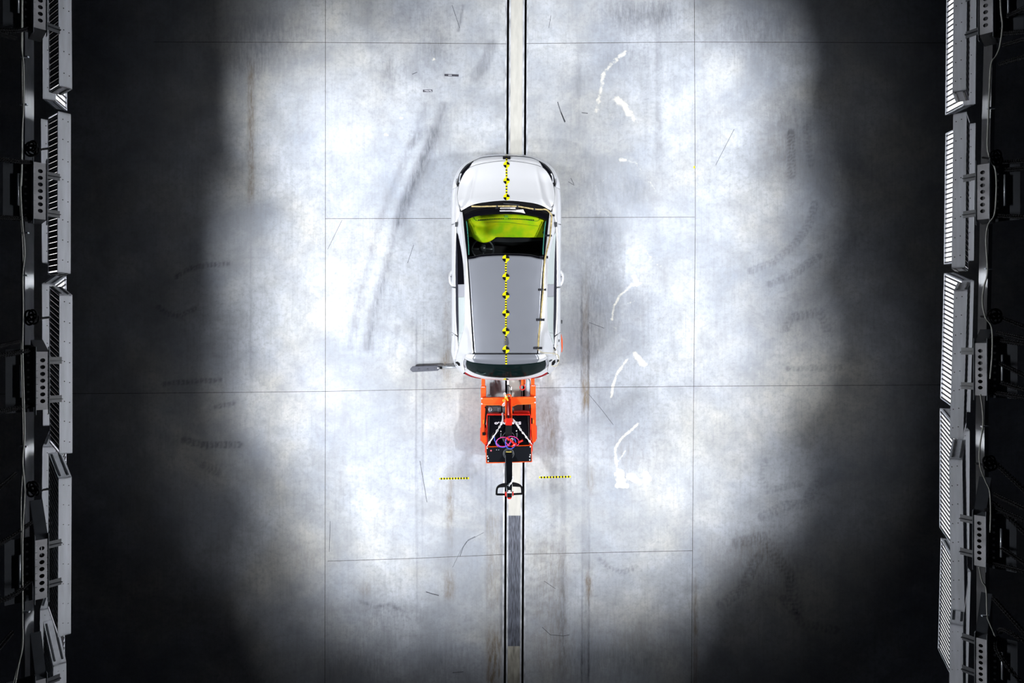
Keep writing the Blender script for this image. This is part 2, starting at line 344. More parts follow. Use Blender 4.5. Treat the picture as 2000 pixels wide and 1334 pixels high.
    tread(D, [(360, 860), (400, 870), (470, 868)], 14, .5, 9); tread(D, [(420, 795), (455, 788)], 9, .4, 9); tread(D, [(400, 910), (425, 922)], 18, .3, 7)
    for q in range(9):
        yy = 1060 + q * 17; tread(D, [(1030, yy), (1045, yy + 6), (1060, yy - 2), (1075, yy + 8)], 8, .16, 7)
    blob(D, 1560, 620, 60, 90, .18); blob(D, 1620, 330, 90, 70, .25); blob(D, 1530, 220, 50, 60, .35); blob(D, 1480, 60, 110, 70, .4); blob(D, 1660, 480, 60, 50, .2); blob(B, 1520, 300, 50, 70, .15)
    blob(D, 1500, 1120, 100, 90, .3); blob(B, 1480, 1080, 90, 60, .22); blob(D, 520, 70, 110, 70, .45); blob(D, 480, 130, 60, 40, .35)
    band(B, 484, 496, 130, 400, .42, 5, 30); band(D, 488, 492, 480, 770, .22, 3, 40); band(D, 568, 571, 320, 460, .25, 1.5, 20)
    blob(D, 700, 1300, 120, 60, .40); blob(D, 760, 1210, 150, 50, .28); blob(D, 880, 1300, 90, 60, .35); blob(D, 1240, 1290, 130, 60, .40); blob(D, 1120, 1290, 60, 70, .3); blob(B, 1230, 1240, 140, 60, .12)
    band(B, 1354, 1362, 1130, 1400, .4, 3, 40); band(B, 1040, 1110, 1060, 1330, .18, 20, 40); blob(B, 590, 1080, 60, 50, .15)
    blob(B, 715, 1150, 14, 14, .3); line(D, [(705, 1175), (735, 1185), (760, 1180), (790, 1195)], 5, .25); blob(D, 740, 1190, 60, 20, .2)
    return np.clip(D, 0, .9), np.clip(B, 0, .9), np.clip(W, 0, 1.2)

def floor_sheet(name, x0, x1, mt, parent=None):
    n = max(2, int((x1 - x0) / CELL) + 1); xs = np.linspace(x0, x1, n)
    XX, YY = np.meshgrid(xs, ys, indexing='ij'); XS = XX + SH * YY
    D, B, W = stains_shade(XS, YY)
    nx, ny = XX.shape
    co = np.stack([XS, YY, np.zeros_like(XS)], -1).reshape(-1, 3).astype(np.float32)
    i, j = np.meshgrid(np.arange(nx - 1), np.arange(ny - 1), indexing='ij')
    a = (i * ny + j).ravel(); f = np.stack([a, a + ny, a + ny + 1, a + 1], -1).astype(np.int32)
    me = bpy.data.meshes.new(name); me.vertices.add(len(co)); me.vertices.foreach_set('co', co.ravel())
    me.loops.add(f.size); me.loops.foreach_set('vertex_index', f.ravel()); me.polygons.add(len(f)); me.polygons.foreach_set('loop_start', np.arange(0, f.size, 4, dtype=np.int32))
    me.update(calc_edges=True); me.validate()
    ca = me.color_attributes.new('stain', 'FLOAT_COLOR', 'POINT')
    ca.data.foreach_set('color', np.stack([D, B, W, np.ones_like(D)], -1).reshape(-1, 4).astype(np.float32).ravel())
    me.materials.append(mt)
    o = bpy.data.objects.new(name, me); COL.objects.link(o)
    if parent: o.parent = parent
    else: o['kind'] = 'structure'
    return o
FLOOR = floor_sheet('floor', -11.0, XL0 - 0.03, M_FLOOR)
floor_sheet('floor', XR1 + 0.03, 11.0, M_FLOOR)
M_STRIP = mat('cream_concrete_strip', (0.50, 0.49, 0.455), 0.7, noise=0.12, nscale=5, spec=0.15, stretch=(3, .6, 1))
M_FLANGE = mat('steel_flange', (0.50, 0.52, 0.56), 0.55, metal=0.2, noise=0.5, nscale=9, stretch=(2, .6, 1))
M_PLATE = mat('dark_steel_cover', (0.12, 0.13, 0.165), 0.5, metal=0.1, noise=0.75, nscale=6, stretch=(7, 0.9, 1))
def lane(name, xa, xb, ya, yb, z0, z1, m_, parent=None):
    b = MB(); b.hexa([(xa + SH * ya, ya, z0), (xb + SH * ya, ya, z0), (xb + SH * yb, yb, z0), (xa + SH * yb, yb, z0),
                      (xa + SH * ya, ya, z1), (xb + SH * ya, ya, z1), (xb + SH * yb, yb, z1), (xa + SH * yb, yb, z1)])
    return b.build(name, m_, parent)
Y0, Y1 = -7.2, 7.2
yp0 = P(0, 1007).y; yp1 = P(0, 1262).y
for xa, xb in ((XL0 - .03, XL0), (XL1, XL1 + .03), (XR0 - .03, XR0), (XR1, XR1 + .03)):
    lane('slot_flange', xa, xb, Y0, Y1, -0.2, 0.0005, M_FLANGE, FLOOR)
for xa, xb in ((XL0, XL1), (XR0, XR1)):
    lane('slot_bottom', xa, xb, Y0, Y1, -0.2, -0.13, M_BLACK, FLOOR)
lane('centre_strip', XL1 + .03, XR0 - .03, yp0, Y1, -0.2, 0.0, M_STRIP, FLOOR)
lane('centre_strip', XL1 + .03, XR0 - .03, Y0, yp1, -0.2, 0.0, mat('grimy_concrete_strip', (0.36, 0.345, 0.30), 0.7, noise=0.5, nscale=5, spec=0.15, stretch=(3, .6, 1)), FLOOR)
lane('steel_cover', XL1 + .03, XR0 - .03, yp1, yp0, -0.2, 0.001, M_PLATE, FLOOR)
def strip(name, pts, wpx, m_, parent=None, z=0.0, th=0.0015, kind=None):
    b = MB(); q = [P(x, y, z) for x, y in pts]; hw = wpx * H / F / 2
    for a, c in zip(q[:-1], q[1:]):
        t = (c - a).normalized(); n = Vector((-t.y, t.x, 0)) * hw
        b.hexa([a - n, c - n, c + n, a + n] + [v + Vector((0, 0, th)) for v in (a - n, c - n, c + n, a + n)])
    return b.build(name, m_, parent, kind=kind)
joints = [[(635.5, -40), (635.5, 667), (634.5, 1380)], [(1356, -40), (1358, 420), (1355, 760), (1350, 1380)],
          [(300, 82), (635, 83), (989, 85.5)], [(1027, 85), (1356, 82), (1900, 84)], [(635, 427), (885, 426.5)], [(1090, 425), (1357, 424)],
          [(-60, 770), (300, 768), (635, 764.5), (940, 758.5)], [(1046, 757.5), (1355, 754.5), (1950, 751)], [(640, 1096), (800, 1091), (985, 1083)], [(1022, 1082.5), (1352, 1075.5)]]
for j in joints: strip('floor_joint', j, 0.85, M_JOINT, FLOOR)
scr = [([(1089, 199), (1095, 218), (1104, 238)], 1.6), ([(1096, 220), (1103, 239)], 2.0), ([(1136, 220), (1148, 221.5)], 1.4), ([(832, 1156), (845, 1160), (857, 1163)], 1.6), ([(820, 900), (828, 945), (834, 981)], .9),
       ([(898, 1087), (905, 1068), (915, 1054), (928, 1048)], 1.0), ([(884, 1108), (900, 1075), (911, 1058), (945, 1040)], .6), ([(645, 1018), (643, 1078)], .8), ([(640, 487), (668, 430)], .7), ([(808, 478), (796, 514)], .8),
       ([(1059, 1225), (1075, 1240), (1100, 1242), (1112, 1240)], 1.0), ([(1063, 1135), (1085, 1150)], .8), ([(1110, 355), (1122, 362)], 1.0), ([(1115, 348), (1121, 360)], 1.0), ([(1398, 322), (1434, 252)], .8), ([(805, 145), (815, 141)], 1.2),
       ([(883, 10), (898, 55)], .8), ([(1072, 55), (1076, 30)], .8), ([(884, 1314), (905, 1312)], 1.2), ([(1151, 630), (1180, 641)], 1), ([(1150, 770), (1175, 800), (1198, 830)], .8)]
for q, wd in scr: strip('scuff_mark', q, wd, M_SCUFF, FLOOR, z=0.0, th=0.001)

# things lying on the floor
def checker(name, a, b, wpx, n, label):
    m_ = MB(); A, B_ = P(*a), P(*b); t = (B_ - A) / n; nn = Vector((-t.y, t.x, 0)).normalized() * wpx * H / F / 2
    for i in range(n):
        m_.mi = 0 if i % 2 == 0 else 1; wv = nn if i % 2 == 0 else nn
        p0 = A + t * i; p1 = p0 + t
        m_.hexa([p0 - wv, p1 - wv, p1 + wv, p0 + wv] + [v + Vector((0, 0, .0025)) for v in (p0 - wv, p1 - wv, p1 + wv, p0 + wv)])
    return tag(m_.build(name, [M_YEL, M_BLACK]), label, 'tape', 'yellow and black scale tapes on the floor')
checker('scale_tape', (858, 935), (916, 934), 3.4, 21, 'yellow and black chequered tape on the floor left of the tiller')
checker('scale_tape', (1053, 932.5), (1115, 931), 3.4, 21, 'yellow and black chequered tape on the floor right of the tiller')
def floor_label(pts, txt_boxes, label):
    b = MB(); b.prism(pts, 0, .002); b.mi = 1
    for q in txt_boxes: b.prism([(q[0], q[1]), (q[2], q[1]), (q[2], q[3]), (q[0], q[3])], .002, .003)
    tag(b.build('floor_sticker', [M_STICK, M_STICKT]), label, 'sticker', 'dark stickers on the floor ahead of the car')
floor_label([(868, 144.3), (896, 145.3), (895.8, 149.6), (868, 148.6)], [(875.7, 146, 877.4, 148), (877.8, 146, 879.5, 148), (880, 146, 882.2, 148)], 'longer dark grey label strip on the floor ahead of the car, left of the slots')
floor_label([(826, 175.2), (844.5, 175), (844.5, 179.6), (826, 179.8)], [(829.3, 176, 831, 178), (831.6, 176.2, 836, 177.4), (832, 177.8, 839, 178.6), (837, 176, 842, 177.2), (840.5, 177.5, 843, 179)], 'shorter worn grey label strip on the floor, below the longer one')
b = MB(); b.pbox(1354.6, 324.2, 1357.2, 328.8, 0, .004); tag(b.build('tape_scrap', M_YEL), 'tiny yellow scrap stuck on the long floor joint right of the car', 'tape')

# ------------------------------------------------------------------ the car
AX = -0.095
CAR = thing('car', 'small silver-white hatchback with black and yellow crash markers along its centre line', 'car', (AX, 1.24, 0))
def C(p):                                       # control point (px, py, z) -> local, mirrored-ready coordinates
    px, py, z = p
    x = 0.0 if px == 989 else (px - 1000) * (H - z) / F - AX
    return Vector((x, (667 - py) * (H - z) / F, z))
def world(v, s=1): return Vector((AX + v.x * s, v.y, v.z))
SURF = []                                       # opaque top surfaces for laying stickers
def emit_panel(name, G, m_, out=None, solid=0.006, parent=CAR, surf=True):
    nu, nv = len(G), len(G[0])
    n = Vector()
    for i in range(nu - 1):
        for j in range(nv - 1):
            n += (G[i][j + 1] - G[i][j]).cross(G[i + 1][j] - G[i][j])
    ref = out if out is not None else Vector((0, 0, 1))
    if n.dot(ref) < 0: G = [list(reversed(r)) for r in G]
    b = MB(); b.grid(G)
    if surf: SURF.append((list(b.v), list(b.f)))
    return b.build(name, m_, parent, smooth=True, solid=solid)
def full(name, net, m_, nu=24, nv=49, disp=None, out=None, **kw):
    rows = []
    for r in net:
        l = [C(p) if not isinstance(p, Vector) else p for p in r]; rows.append(l + [Vector((-q.x, q.y, q.z)) for q in reversed(l[:-1])])
    G = tensor(rows, nu, nv)
    if disp: G = [[disp(p) for p in r] for r in G]
    G = [[world(p) for p in r] for r in G]
    return emit_panel(name, G, m_, out, **kw), G
def sides(name, net, m_, nu=40, nv=12, slices=None, only=None, **kw):
    rows = [[C(p) if not isinstance(p, Vector) else p for p in r] for r in net]
    G0 = tensor(rows, nu, nv); res = []
    for s in ((1, -1) if only is None else only):
        G = [[world(p, s) for p in r] for r in G0]; out = Vector((-s * 1.0, 0, 0.6))
        if slices is None: res.append(emit_panel(name, G, m_, out, **kw))
        else:
            for nm, mm, a, c, u0, u1 in slices:
                if callable(mm): mm = mm(s)
                ia, ic = int(a * (nu - 1)), int(c * (nu - 1)); ja, jc = int(u0 * (nv - 1)), int(u1 * (nv - 1))
                res.append(emit_panel(nm, [r[ja:jc + 1] for r in G[ia:ic + 1]], mm, out, **kw))
    return res
Z = Vector((0, 0, 1))
# hood with its two pressed ridges
ridge = [C(q) for q in ((931, 322, .87), (929, 335, .88), (922.6, 362.5, .93), (917.7, 389, .97), (908, 404, .99))]
def hood_disp(p):
    ax = abs(p.x); rx = None
    for a, c in zip(ridge[:-1], ridge[1:]):
        if c.y <= p.y <= a.y: t = (p.y - a.y) / (c.y - a.y); rx = a.x + (c.x - a.x) * t
    if rx is None: return p
    d = ax - abs(rx); v = (ridge[0].y - p.y) / (ridge[0].y - ridge[-1].y); k = min(1, v * 2.5)
    z = 0.016 * k * math.exp(-(d / 0.028) ** 2) - 0.030 * k * v * math.exp(-((d - 0.085) / 0.05) ** 2)
    return Vector((p.x, p.y, p.z + z))
hood_net = [[(917.5, 327, .85), (933, 321.5, .87), (959, 316.5, .88), (989, 314.2, .885)],
            [(908, 337, .845), (928, 334, .885), (958, 331, .90), (989, 330, .905)],
            [(898, 357, .83), (924, 355, .90), (957, 352, .925), (989, 351, .93)],
            [(893.5, 380, .88), (921, 377, .945), (955, 373, .965), (989, 371, .97)],
            [(896, 398, .95), (920, 391, .985), (954, 385, 1.0), (989, 383, 1.005)],
            [(900.5, 411.5, .975), (924, 399.5, 1.005), (953, 394, 1.025), (989, 391.5, 1.03)]]
full('hood', hood_net, M_PAINT, 50, 121, disp=hood_disp)
full('front_panel', [[(924, 315, .82), (940, 308.5, .80), (960, 305.8, .80), (989, 304.8, .80)],
                     [(921, 320, .845), (936, 314, .85), (960, 310.5, .855), (989, 308.8, .86)],
                     [(917.5, 326.6, .85), (932.5, 321, .868), (959, 316, .878), (989, 313.8, .882)]], M_PAINT, 10, 49)
U = [(894, 364, .80), (892, 357, .79), (897.5, 338, .79), (909, 322.6, .79), (923.5, 313.6, .79), (940, 307.6, .79), (960, 304.9, .79), (989, 304, .79)]
Mi = [(883.5, 370, .64), (885.5, 354, .61), (894.5, 333, .58), (908, 318.6, .57), (924, 309.6, .56), (940, 305, .55), (960, 302.3, .55), (989, 301.3, .55)]
Lo = [C(p) for p in Mi]; Lo1 = [Vector((q.x * .99, q.y - .01, .40)) for q in Lo]; Lo2 = [Vector((q.x * .97, q.y - .05, .20)) for q in Lo]
full('front_bumper', [U, [tuple((a + c) / 2 + (0, 0, .02)[k] for k, (a, c) in enumerate(zip(u, m_))) for u, m_ in zip(U, Mi)], Mi, Lo1, Lo2], M_PAINT, 30, 97, out=Vector((0, .6, .8)))
sides('headlight', [[(895.8, 363, .825), (903.7, 343, .835), (914.3, 328, .845), (924.5, 315, .835)], [(893.3, 363.5, .80), (896.8, 341, .80), (908.5, 324.6, .80), (923.5, 314, .80)]], M_BLACKG, 2, 24)
for s in (1, -1):
    b = MB(); pts = [world(C(q), s) + Z * .012 for q in ((897.5, 357, .81), (897.6, 350, .81), (898.6, 344, .81), (901, 339, .82))]
    b.tube(pts, .012, 8, smooth=10); b.build('lamp_lens', mat('lamp_lens_silver', (.5, .52, .56), .2, metal=.5), CAR, smooth=True)
# cowl and windscreen
cowl0 = [(900.5, 412.6, .955), (924, 400.4, .985), (953, 394.8, 1.005), (989, 392.3, 1.01)]
cowl1 = [(903, 421, .985), (925, 411, 1.005), (953, 406, 1.015), (989, 404.5, 1.02)]
full('cowl', [cowl0, cowl1], M_BLACK, 8, 49)
ws_net = [cowl1, [(907, 452, 1.14), (928, 444, 1.17), (955, 441, 1.185), (989, 440, 1.19)], [(910, 480, 1.29), (928, 474, 1.31), (953, 471, 1.325), (989, 470, 1.33)],
          [(912.3, 506.3, 1.405), (925, 504.8, 1.42), (945, 500.8, 1.435), (989, 499, 1.445)]]
ws, WG = full('windscreen', ws_net, M_GLASS, 41, 81, solid=0, surf=True)
def lift(G, i0, i1, j0, j1, h): return [[p + Z * h for p in r[j0:j1 + 1]] for r in G[i0:i1 + 1]]
SURF_SAVE = len(SURF)
for nm, a in (('windscreen_frame', (0, 5, 0, 80)), ('windscreen_frame', (5, 40, 0, 3)), ('windscreen_frame', (5, 40, 77, 80)), ('windscreen_frame', (38, 40, 3, 77))):
    emit_panel(nm, lift(WG, *a, .004), M_BLACKG, solid=.002)
for sgn, (j0, j1) in ((1, (3, 4)), (-1, (76, 77))):
    b = MB(); b.tube([WG[i][j1 if sgn > 0 else j0] + Z * .004 for i in range(6, 37)], .007, 6, flat=.5); b.build('glass_edge', M_TEAL, CAR, smooth=True)
# cowl trim lines
b = MB(); b.tube([P(x, y, 1.0) for x, y in ((930, 409), (950, 407.5), (975, 406.5))], .005, 6); b.tube([P(x, y, 1.03) for x, y in ((983, 397.5), (1000, 398.6), (1015, 400.5))], .007, 6)
b.build('wiper_arm', M_DKGREY, CAR, smooth=True)
# dashboard under the glass
def fy(px): u = (px - 988.5) / 84; return 415.2 + 12.5 * abs(u) ** 2.6
def gy(px):
    b_ = 11.5 * max(0, math.cos((px - 945) / 23 * math.pi / 2)) ** 0.8 if abs(px - 945) < 23 else 0
    return 462.5 + b_ + (px - 905) / 165 * 1.5
b = MB(); G = []
for i in range(73):
    px = 906 + (1070.5 - 906) * i / 72; row = []
    for j in range(24):
        t = j / 23; py = fy(px) + (gy(px) - fy(px)) * t; z = .985 + .05 * t
        if abs(px - 945) < 24 and t > .45: z += .07 * math.cos((px - 945) / 24 * math.pi / 2) ** 1.5 * math.sin((t - .45) / .55 * math.pi)
        z -= .012 * math.exp(-((t - .42) / .05) ** 2) * (1 if 925 < px < 1055 else 0)
        row.append(P(px, py, z))
    G.append(list(reversed(row)))
dash = emit_panel('dashboard', [list(reversed(r)) for r in G], M_DASH, solid=.01, surf=False)
for a0, a1 in ((935, 983), (994, 1042)):
    n = 15; b = MB()
    for k in range(n):
        x = a0 + (a1 - a0) * k / (n - 1); y = 427.2 + 1.6 * abs((x - 988.5) / 54) ** 2 * 1.6
        b.pbox(x - .95, y - .9, x + .95, y + 1.0, .955, 1.005)
    b.build('air_vent', M_BLACK, dash)
for x in (913.5, 1062.5):
    b = MB(); b.cyl(P(x, 454.5, 1.0), P(x, 454.5, 1.04), .026, 20); b.build('speaker_disc', mat('dark_olive', (.05, .09, .02), .6), dash)
b = MB(); b.pbox(985.5, 420, 992, 424.5, .95, 1.005); b.build('light_sensor', mat('green_sensor', (.16, .42, .05), .5), dash)
b = MB(); b.tube([P(x, y, 1.002) for x, y in ((924, 424), (931, 431), (960, 428.8), (989, 428), (1018, 428.6), (1049, 431.5), (1056, 424))], .004, 6, smooth=40); b.tube([P(x, y, 1.006) for x, y in ((950, 434), (989, 434), (1030, 439), (1060, 443))], .003, 6, smooth=30)
b.build('dash_seam', mat('dash_seam_green', (.10, .25, .01), .7), dash, smooth=True)
b = MB(); b.prism([(908, 462), (1070, 464), (1068, 470), (1000, 474), (966, 472), (948, 477), (926, 472), (909, 465)], .5, .96); b.build('dash_fascia', M_SEAT, CAR, bevel=.01)
b = MB(); b.prism([(906, 418), (1072, 418), (1066, 505), (912, 505)], .25, .35); b.build('cabin_floor', M_SEAT, CAR)
c = P(943, 487, .93); axw = Vector((0, -.55, .83))
b = MB(); b.ring(c, .175, .014, axw, 36); b.cyl(c + Vector((0, .0, -.03)), c + Vector((0, .12, -.10)), .045)
xw = Vector((1, 0, 0)); yw = axw.normalized().cross(xw)
for ang in (0, 180, 270):
    d = xw * math.cos(math.radians(ang)) + yw * math.sin(math.radians(ang)); b.tube([c - axw * .02, c + d * .17], .017, 8)
b.cyl(c - axw * .03, c + axw * .01, .055, 20)
b.build('steering_wheel', mat('wheel_leather', (.03, .035, .04), .35), CAR, smooth=True)
for s in (-1, 1):
    b = MB(); x = AX + s * .36
    b.box((x - .24, .72, .38), (x + .24, 1.25, .62)); b.hexa([(x - .24, .62, .55), (x + .24, .62, .55), (x + .24, .76, .55), (x - .24, .76, .55), (x - .2, .40, 1.15), (x + .2, .40, 1.15), (x + .2, .52, 1.15), (x - .2, .52, 1.15)])
    b.box((x - .12, .36, 1.16), (x + .12, .46, 1.33)); b.build('front_seat', M_SEAT, CAR, bevel=.03)
# roof, gutters, body frame
roof_net = [[(914.5, 506.3, 1.425), (926, 504.6, 1.432), (945, 500.6, 1.438), (989, 499, 1.442)],
            [(917.8, 550, 1.435), (935, 549, 1.445), (960, 548, 1.451), (989, 547.5, 1.454)],
            [(922, 620, 1.435), (938, 620, 1.444), (962, 620, 1.450), (989, 620, 1.452)],
            [(927, 690, 1.42), (940, 690.3, 1.428), (964, 690.5, 1.434), (989, 690.5, 1.436)]]
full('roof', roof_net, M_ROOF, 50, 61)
gut = [[(911.8, 505, 1.405), (914.5, 506.3, 1.425)], [(915, 550, 1.42), (917.8, 550, 1.44)], [(919.3, 620, 1.42), (922, 620, 1.44)], [(923.6, 690, 1.40), (927, 690, 1.42)]]
sides('roof_gutter', [[Vector(C(p)) - Z * .006 for p in r] for r in gut], M_BLACK, 40, 3)
frame = [[(903, 414, 1.0), (901, 413.5, .99), (898, 413, .975)],
         [(905.5, 440, 1.12), (900, 441, 1.08), (892.5, 442, .975)],
         [(907.8, 465, 1.23), (903, 465, 1.19), (896, 465, 1.06)],
         [(911.8, 503, 1.405), (908.5, 505, 1.39), (903.5, 507, 1.33)],
         [(915, 550, 1.42), (911.5, 550, 1.412), (906.5, 548, 1.385)],
         [(918.2, 600, 1.42), (913, 600, 1.408), (907, 600, 1.38)],
         [(920.6, 640, 1.42), (915, 640, 1.40), (905.5, 640, 1.34)],
         [(922.1, 665, 1.41), (913, 663, 1.34), (900, 658, 1.14)],
         [(923, 680, 1.405), (911, 680, 1.28), (895.8, 673, .99)],
         [(923.6, 690, 1.40), (909, 690, 1.22), (893, 688, .94)],
         [(911, 693, 1.38), (904, 698, 1.18), (889, 701, .91)],
         [(906.6, 702, 1.28), (902, 709, 1.08), (891, 712, .88)],
         [(905.5, 712, 1.10), (902, 718, 1.0), (897, 722, .85)],
         [(908, 726, .97), (906, 728, .92), (904, 731, .83)]]
sides('body_frame', frame, M_PAINT, 160, 14)
wtop = [(892.6, 455, .985), (896, 465, 1.06), (903.5, 507, 1.33), (906.5, 548, 1.385), (907, 600, 1.38), (905.5, 640, 1.34), (900, 658, 1.14), (895.8, 673, .99)]
wbot = [(891.4, 456, .96), (890.7, 467, .955), (890, 507, .945), (890, 548, .945), (890.7, 600, .95), (892.3, 640, .96), (894, 660, .97), (895.3, 673, .98)]
wmid = [tuple((a[k] + c[k]) / 2 + (-.5 if k == 0 else 0) for k in range(3)) for a, c in zip(wtop, wbot)]
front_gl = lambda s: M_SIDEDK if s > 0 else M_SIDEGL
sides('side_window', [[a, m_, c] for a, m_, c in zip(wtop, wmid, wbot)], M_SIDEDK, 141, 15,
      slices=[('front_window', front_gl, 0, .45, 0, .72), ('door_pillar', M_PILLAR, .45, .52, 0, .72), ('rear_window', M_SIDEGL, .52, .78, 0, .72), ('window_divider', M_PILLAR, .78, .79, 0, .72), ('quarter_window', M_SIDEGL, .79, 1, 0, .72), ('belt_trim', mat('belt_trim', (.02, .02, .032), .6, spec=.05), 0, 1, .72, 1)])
upper = [[(895, 364, .82), (888.5, 367, .78), (883.5, 370, .64)], [(893, 380, .88), (886.5, 382, .83), (882, 385, .68)], [(895.5, 398, .95), (887, 400, .87), (881.3, 402, .70)],
         [(898, 413, .975), (888, 415, .90), (881, 418, .72)], [(892.3, 442, .975), (886, 443, .90), (881.2, 444, .72)], [(890, 507, .945), (885.5, 507, .87), (881.8, 507, .72)],
         [(890, 560, .945), (885.5, 560, .87), (882, 560, .72)], [(891, 620, .95), (886, 620, .88), (882, 620, .72)], [(895, 673, .98), (886, 670, .90), (881.5, 662, .74)],
         [(893, 688, .94), (885.5, 688, .88), (881, 686, .73)], [(889, 701, .91), (886.5, 702, .85), (884.5, 703, .72)]]
def shoulder(r):
    p, m_, q = r; return [p, (p[0] * .6 + q[0] * .4, p[1] * .6 + q[1] * .4, p[2] - .012), (p[0] * .15 + q[0] * .85, p[1] * .15 + q[1] * .85, p[2] * .62 + q[2] * .38), q]
upper = [shoulder(r) for r in upper]
def lower_of(r):
    q = C(r[-1]); return q
fsl = [('front_fender', 0, .385), ('front_door', .39, .60), ('rear_door', .604, .765), ('rear_fender', .769, 1)]
sides('upper_side', upper, M_PAINT, 261, 12, slices=[(n, M_PAINT, a, c, 0, 1) for n, a, c in fsl])
edge = cr([lower_of(r) for r in upper], 261)
WY = (2.36, -0.06); WR = 0.33
for s in (1, -1):
    for n, a, c_ in fsl:
        G = []
        for k in range(int(a * 260), int(c_ * 260) + 1):
            q = edge[k]; zb = .26
            for wy in WY:
                d = abs(q.y - wy)
                if d < .37: zb = max(zb, .30 + math.sqrt(.37 ** 2 - d * d))
            row = []
            for j in range(8):
                t = j / 7; z = q.z + (zb - q.z) * t; row.append(world(Vector((q.x + (.045 * t * t if zb < .3 else .0), q.y, z)), s))
            G.append(row)
        emit_panel(n + '_skirt' if False else 'side_skirt', G, M_PAINT, Vector((-s, 0, .1)), surf=False)
# tail
spoil = [[(911.5, 692.2, 1.40), (925, 691.7, 1.415), (955, 691.7, 1.43), (989, 691.7, 1.434)], [(907.5, 697.5, 1.36), (920, 700, 1.405), (955, 702, 1.425), (989, 702, 1.43)], [(908, 702, 1.30), (924, 707.5, 1.365), (955, 711, 1.385), (989, 712, 1.39)]]
_, SG = full('tailgate_spoiler', spoil, M_PAINT, 14, 49)
emit_panel('spoiler_reflection', lift(SG, 0, 13, 9, 39, .003), M_ROOF, solid=.002)  # overlay carries the roof's painted dark reflection onto the spoiler middle
rw = [[(907.3, 702.3, 1.28), (924, 708, 1.345), (955, 711.5, 1.365), (989, 712.5, 1.37)], [(905.8, 710, 1.16), (924, 718, 1.20), (953, 724, 1.205), (989, 726, 1.21)], [(908.5, 717.5, 1.06), (925, 728.2, 1.04), (952, 735.7, 1.03), (989, 738.2, 1.02)]]
_, RG = full('rear_windscreen', rw, mat('rear_glass', (.004, .011, .011), .08, spec=.04), 16, 49)
for a in ((0, 15, 0, 2), (0, 15, 46, 48)): emit_panel('rear_pillar_trim', lift(RG, *a, .004), M_PILLAR, solid=.002)
for pts in ([(925, 716), (938, 717), (952, 716)], [(930, 727), (940, 731), (950, 728), (948, 724)], [(972, 733), (976, 729), (983, 727)], [(993, 715), (999, 722), (1001, 731)], [(1020, 727), (1040, 722), (1052, 716)], [(1030, 716), (1045, 716)]):
    b = MB(); b.tube([P(x, y, 1.25 - (y - 712) / 26 * .2) for x, y in pts], .006, 6, smooth=12); b.build('boot_fitting', mat('dim_teal_plastic', (.03, .07, .065), .4), CAR, smooth=True)
tl0 = [(908.5, 718, 1.055), (925, 728.6, 1.035), (952, 736.2, 1.025), (989, 738.7, 1.015)]; tl1 = [(908, 727, .95), (924, 735, .93), (952, 741, .925), (989, 743, .92)]
t2 = [C(p) for p in tl1]
full('tailgate', [tl0, tl1, [Vector((q.x, q.y + .005, .72)) for q in t2], [Vector((q.x, q.y + .05, .32)) for q in t2]], M_PAINT, 24, 49, out=Vector((0, -.6, .6)))
sides('tail_light', [[(908, 726.6, .955), (921, 733.6, .945), (938, 739.4, .935)], [(908, 731.2, .905), (921, 736.6, .905), (939.5, 740.3, .905)]], M_RED, 3, 16)
rb = [C(q) for q in ((884.5, 703, .72), (889, 714, .72), (897, 724, .74), (907, 730.5, .78), (912, 732, .80))]
rb2 = [C(q) for q in ((889, 701, .905), (891, 712, .878), (897, 722, .848), (904, 731, .828), (909, 731.5, .85))]
sides('rear_bumper', [rb2, rb, [Vector((q.x + .02, q.y + .03, .3)) for q in rb]], M_PAINT, 12, 16)
# seams
def seam(pts, r, m_, name='panel_seam', both=False):
    for s in ((1, -1) if both else (1,)):
        b = MB(); b.tube([world(p, s) for p in pts], r, 6, flat=.6); b.build(name, m_, CAR, smooth=True)
def fullcurve(row, dz=.003, n=60):
    l = [C(p) + Z * dz for p in row]; return cr(l + [Vector((-q.x, q.y, q.z)) for q in reversed(l[:-1])], n)
seam(fullcurve([(917.5, 326.8, .85), (932.7, 321.3, .868), (959, 316.3, .878), (989, 314, .883)]), .003, M_SEAM)
seam(fullcurve([(924, 314.6, .80), (940, 308, .79), (960, 305.3, .795), (989, 304.4, .795)]), .0035, M_DKGREY)
seam(fullcurve([(923, 690.6, 1.40), (935, 690.9, 1.43), (964, 691.1, 1.45), (989, 691.1, 1.452)]), .006, M_BLACK)
seam(cr([C(q) + Z * .004 for q in ((893, 365, .80), (891, 357, .79), (892, 349, .785))], 12), .005, M_SEAM, both=True)
seam(cr([C(q) + Z * .004 for q in ((882.8, 438, .80), (888, 440, .93), (892.5, 445, .965))], 10), .0025, M_SEAM, both=True)
seam(cr([C(q) + Z * .004 for q in ((882.5, 675, .80), (887, 676, .905), (893, 675, .965))], 10), .002, M_SEAM, both=True)
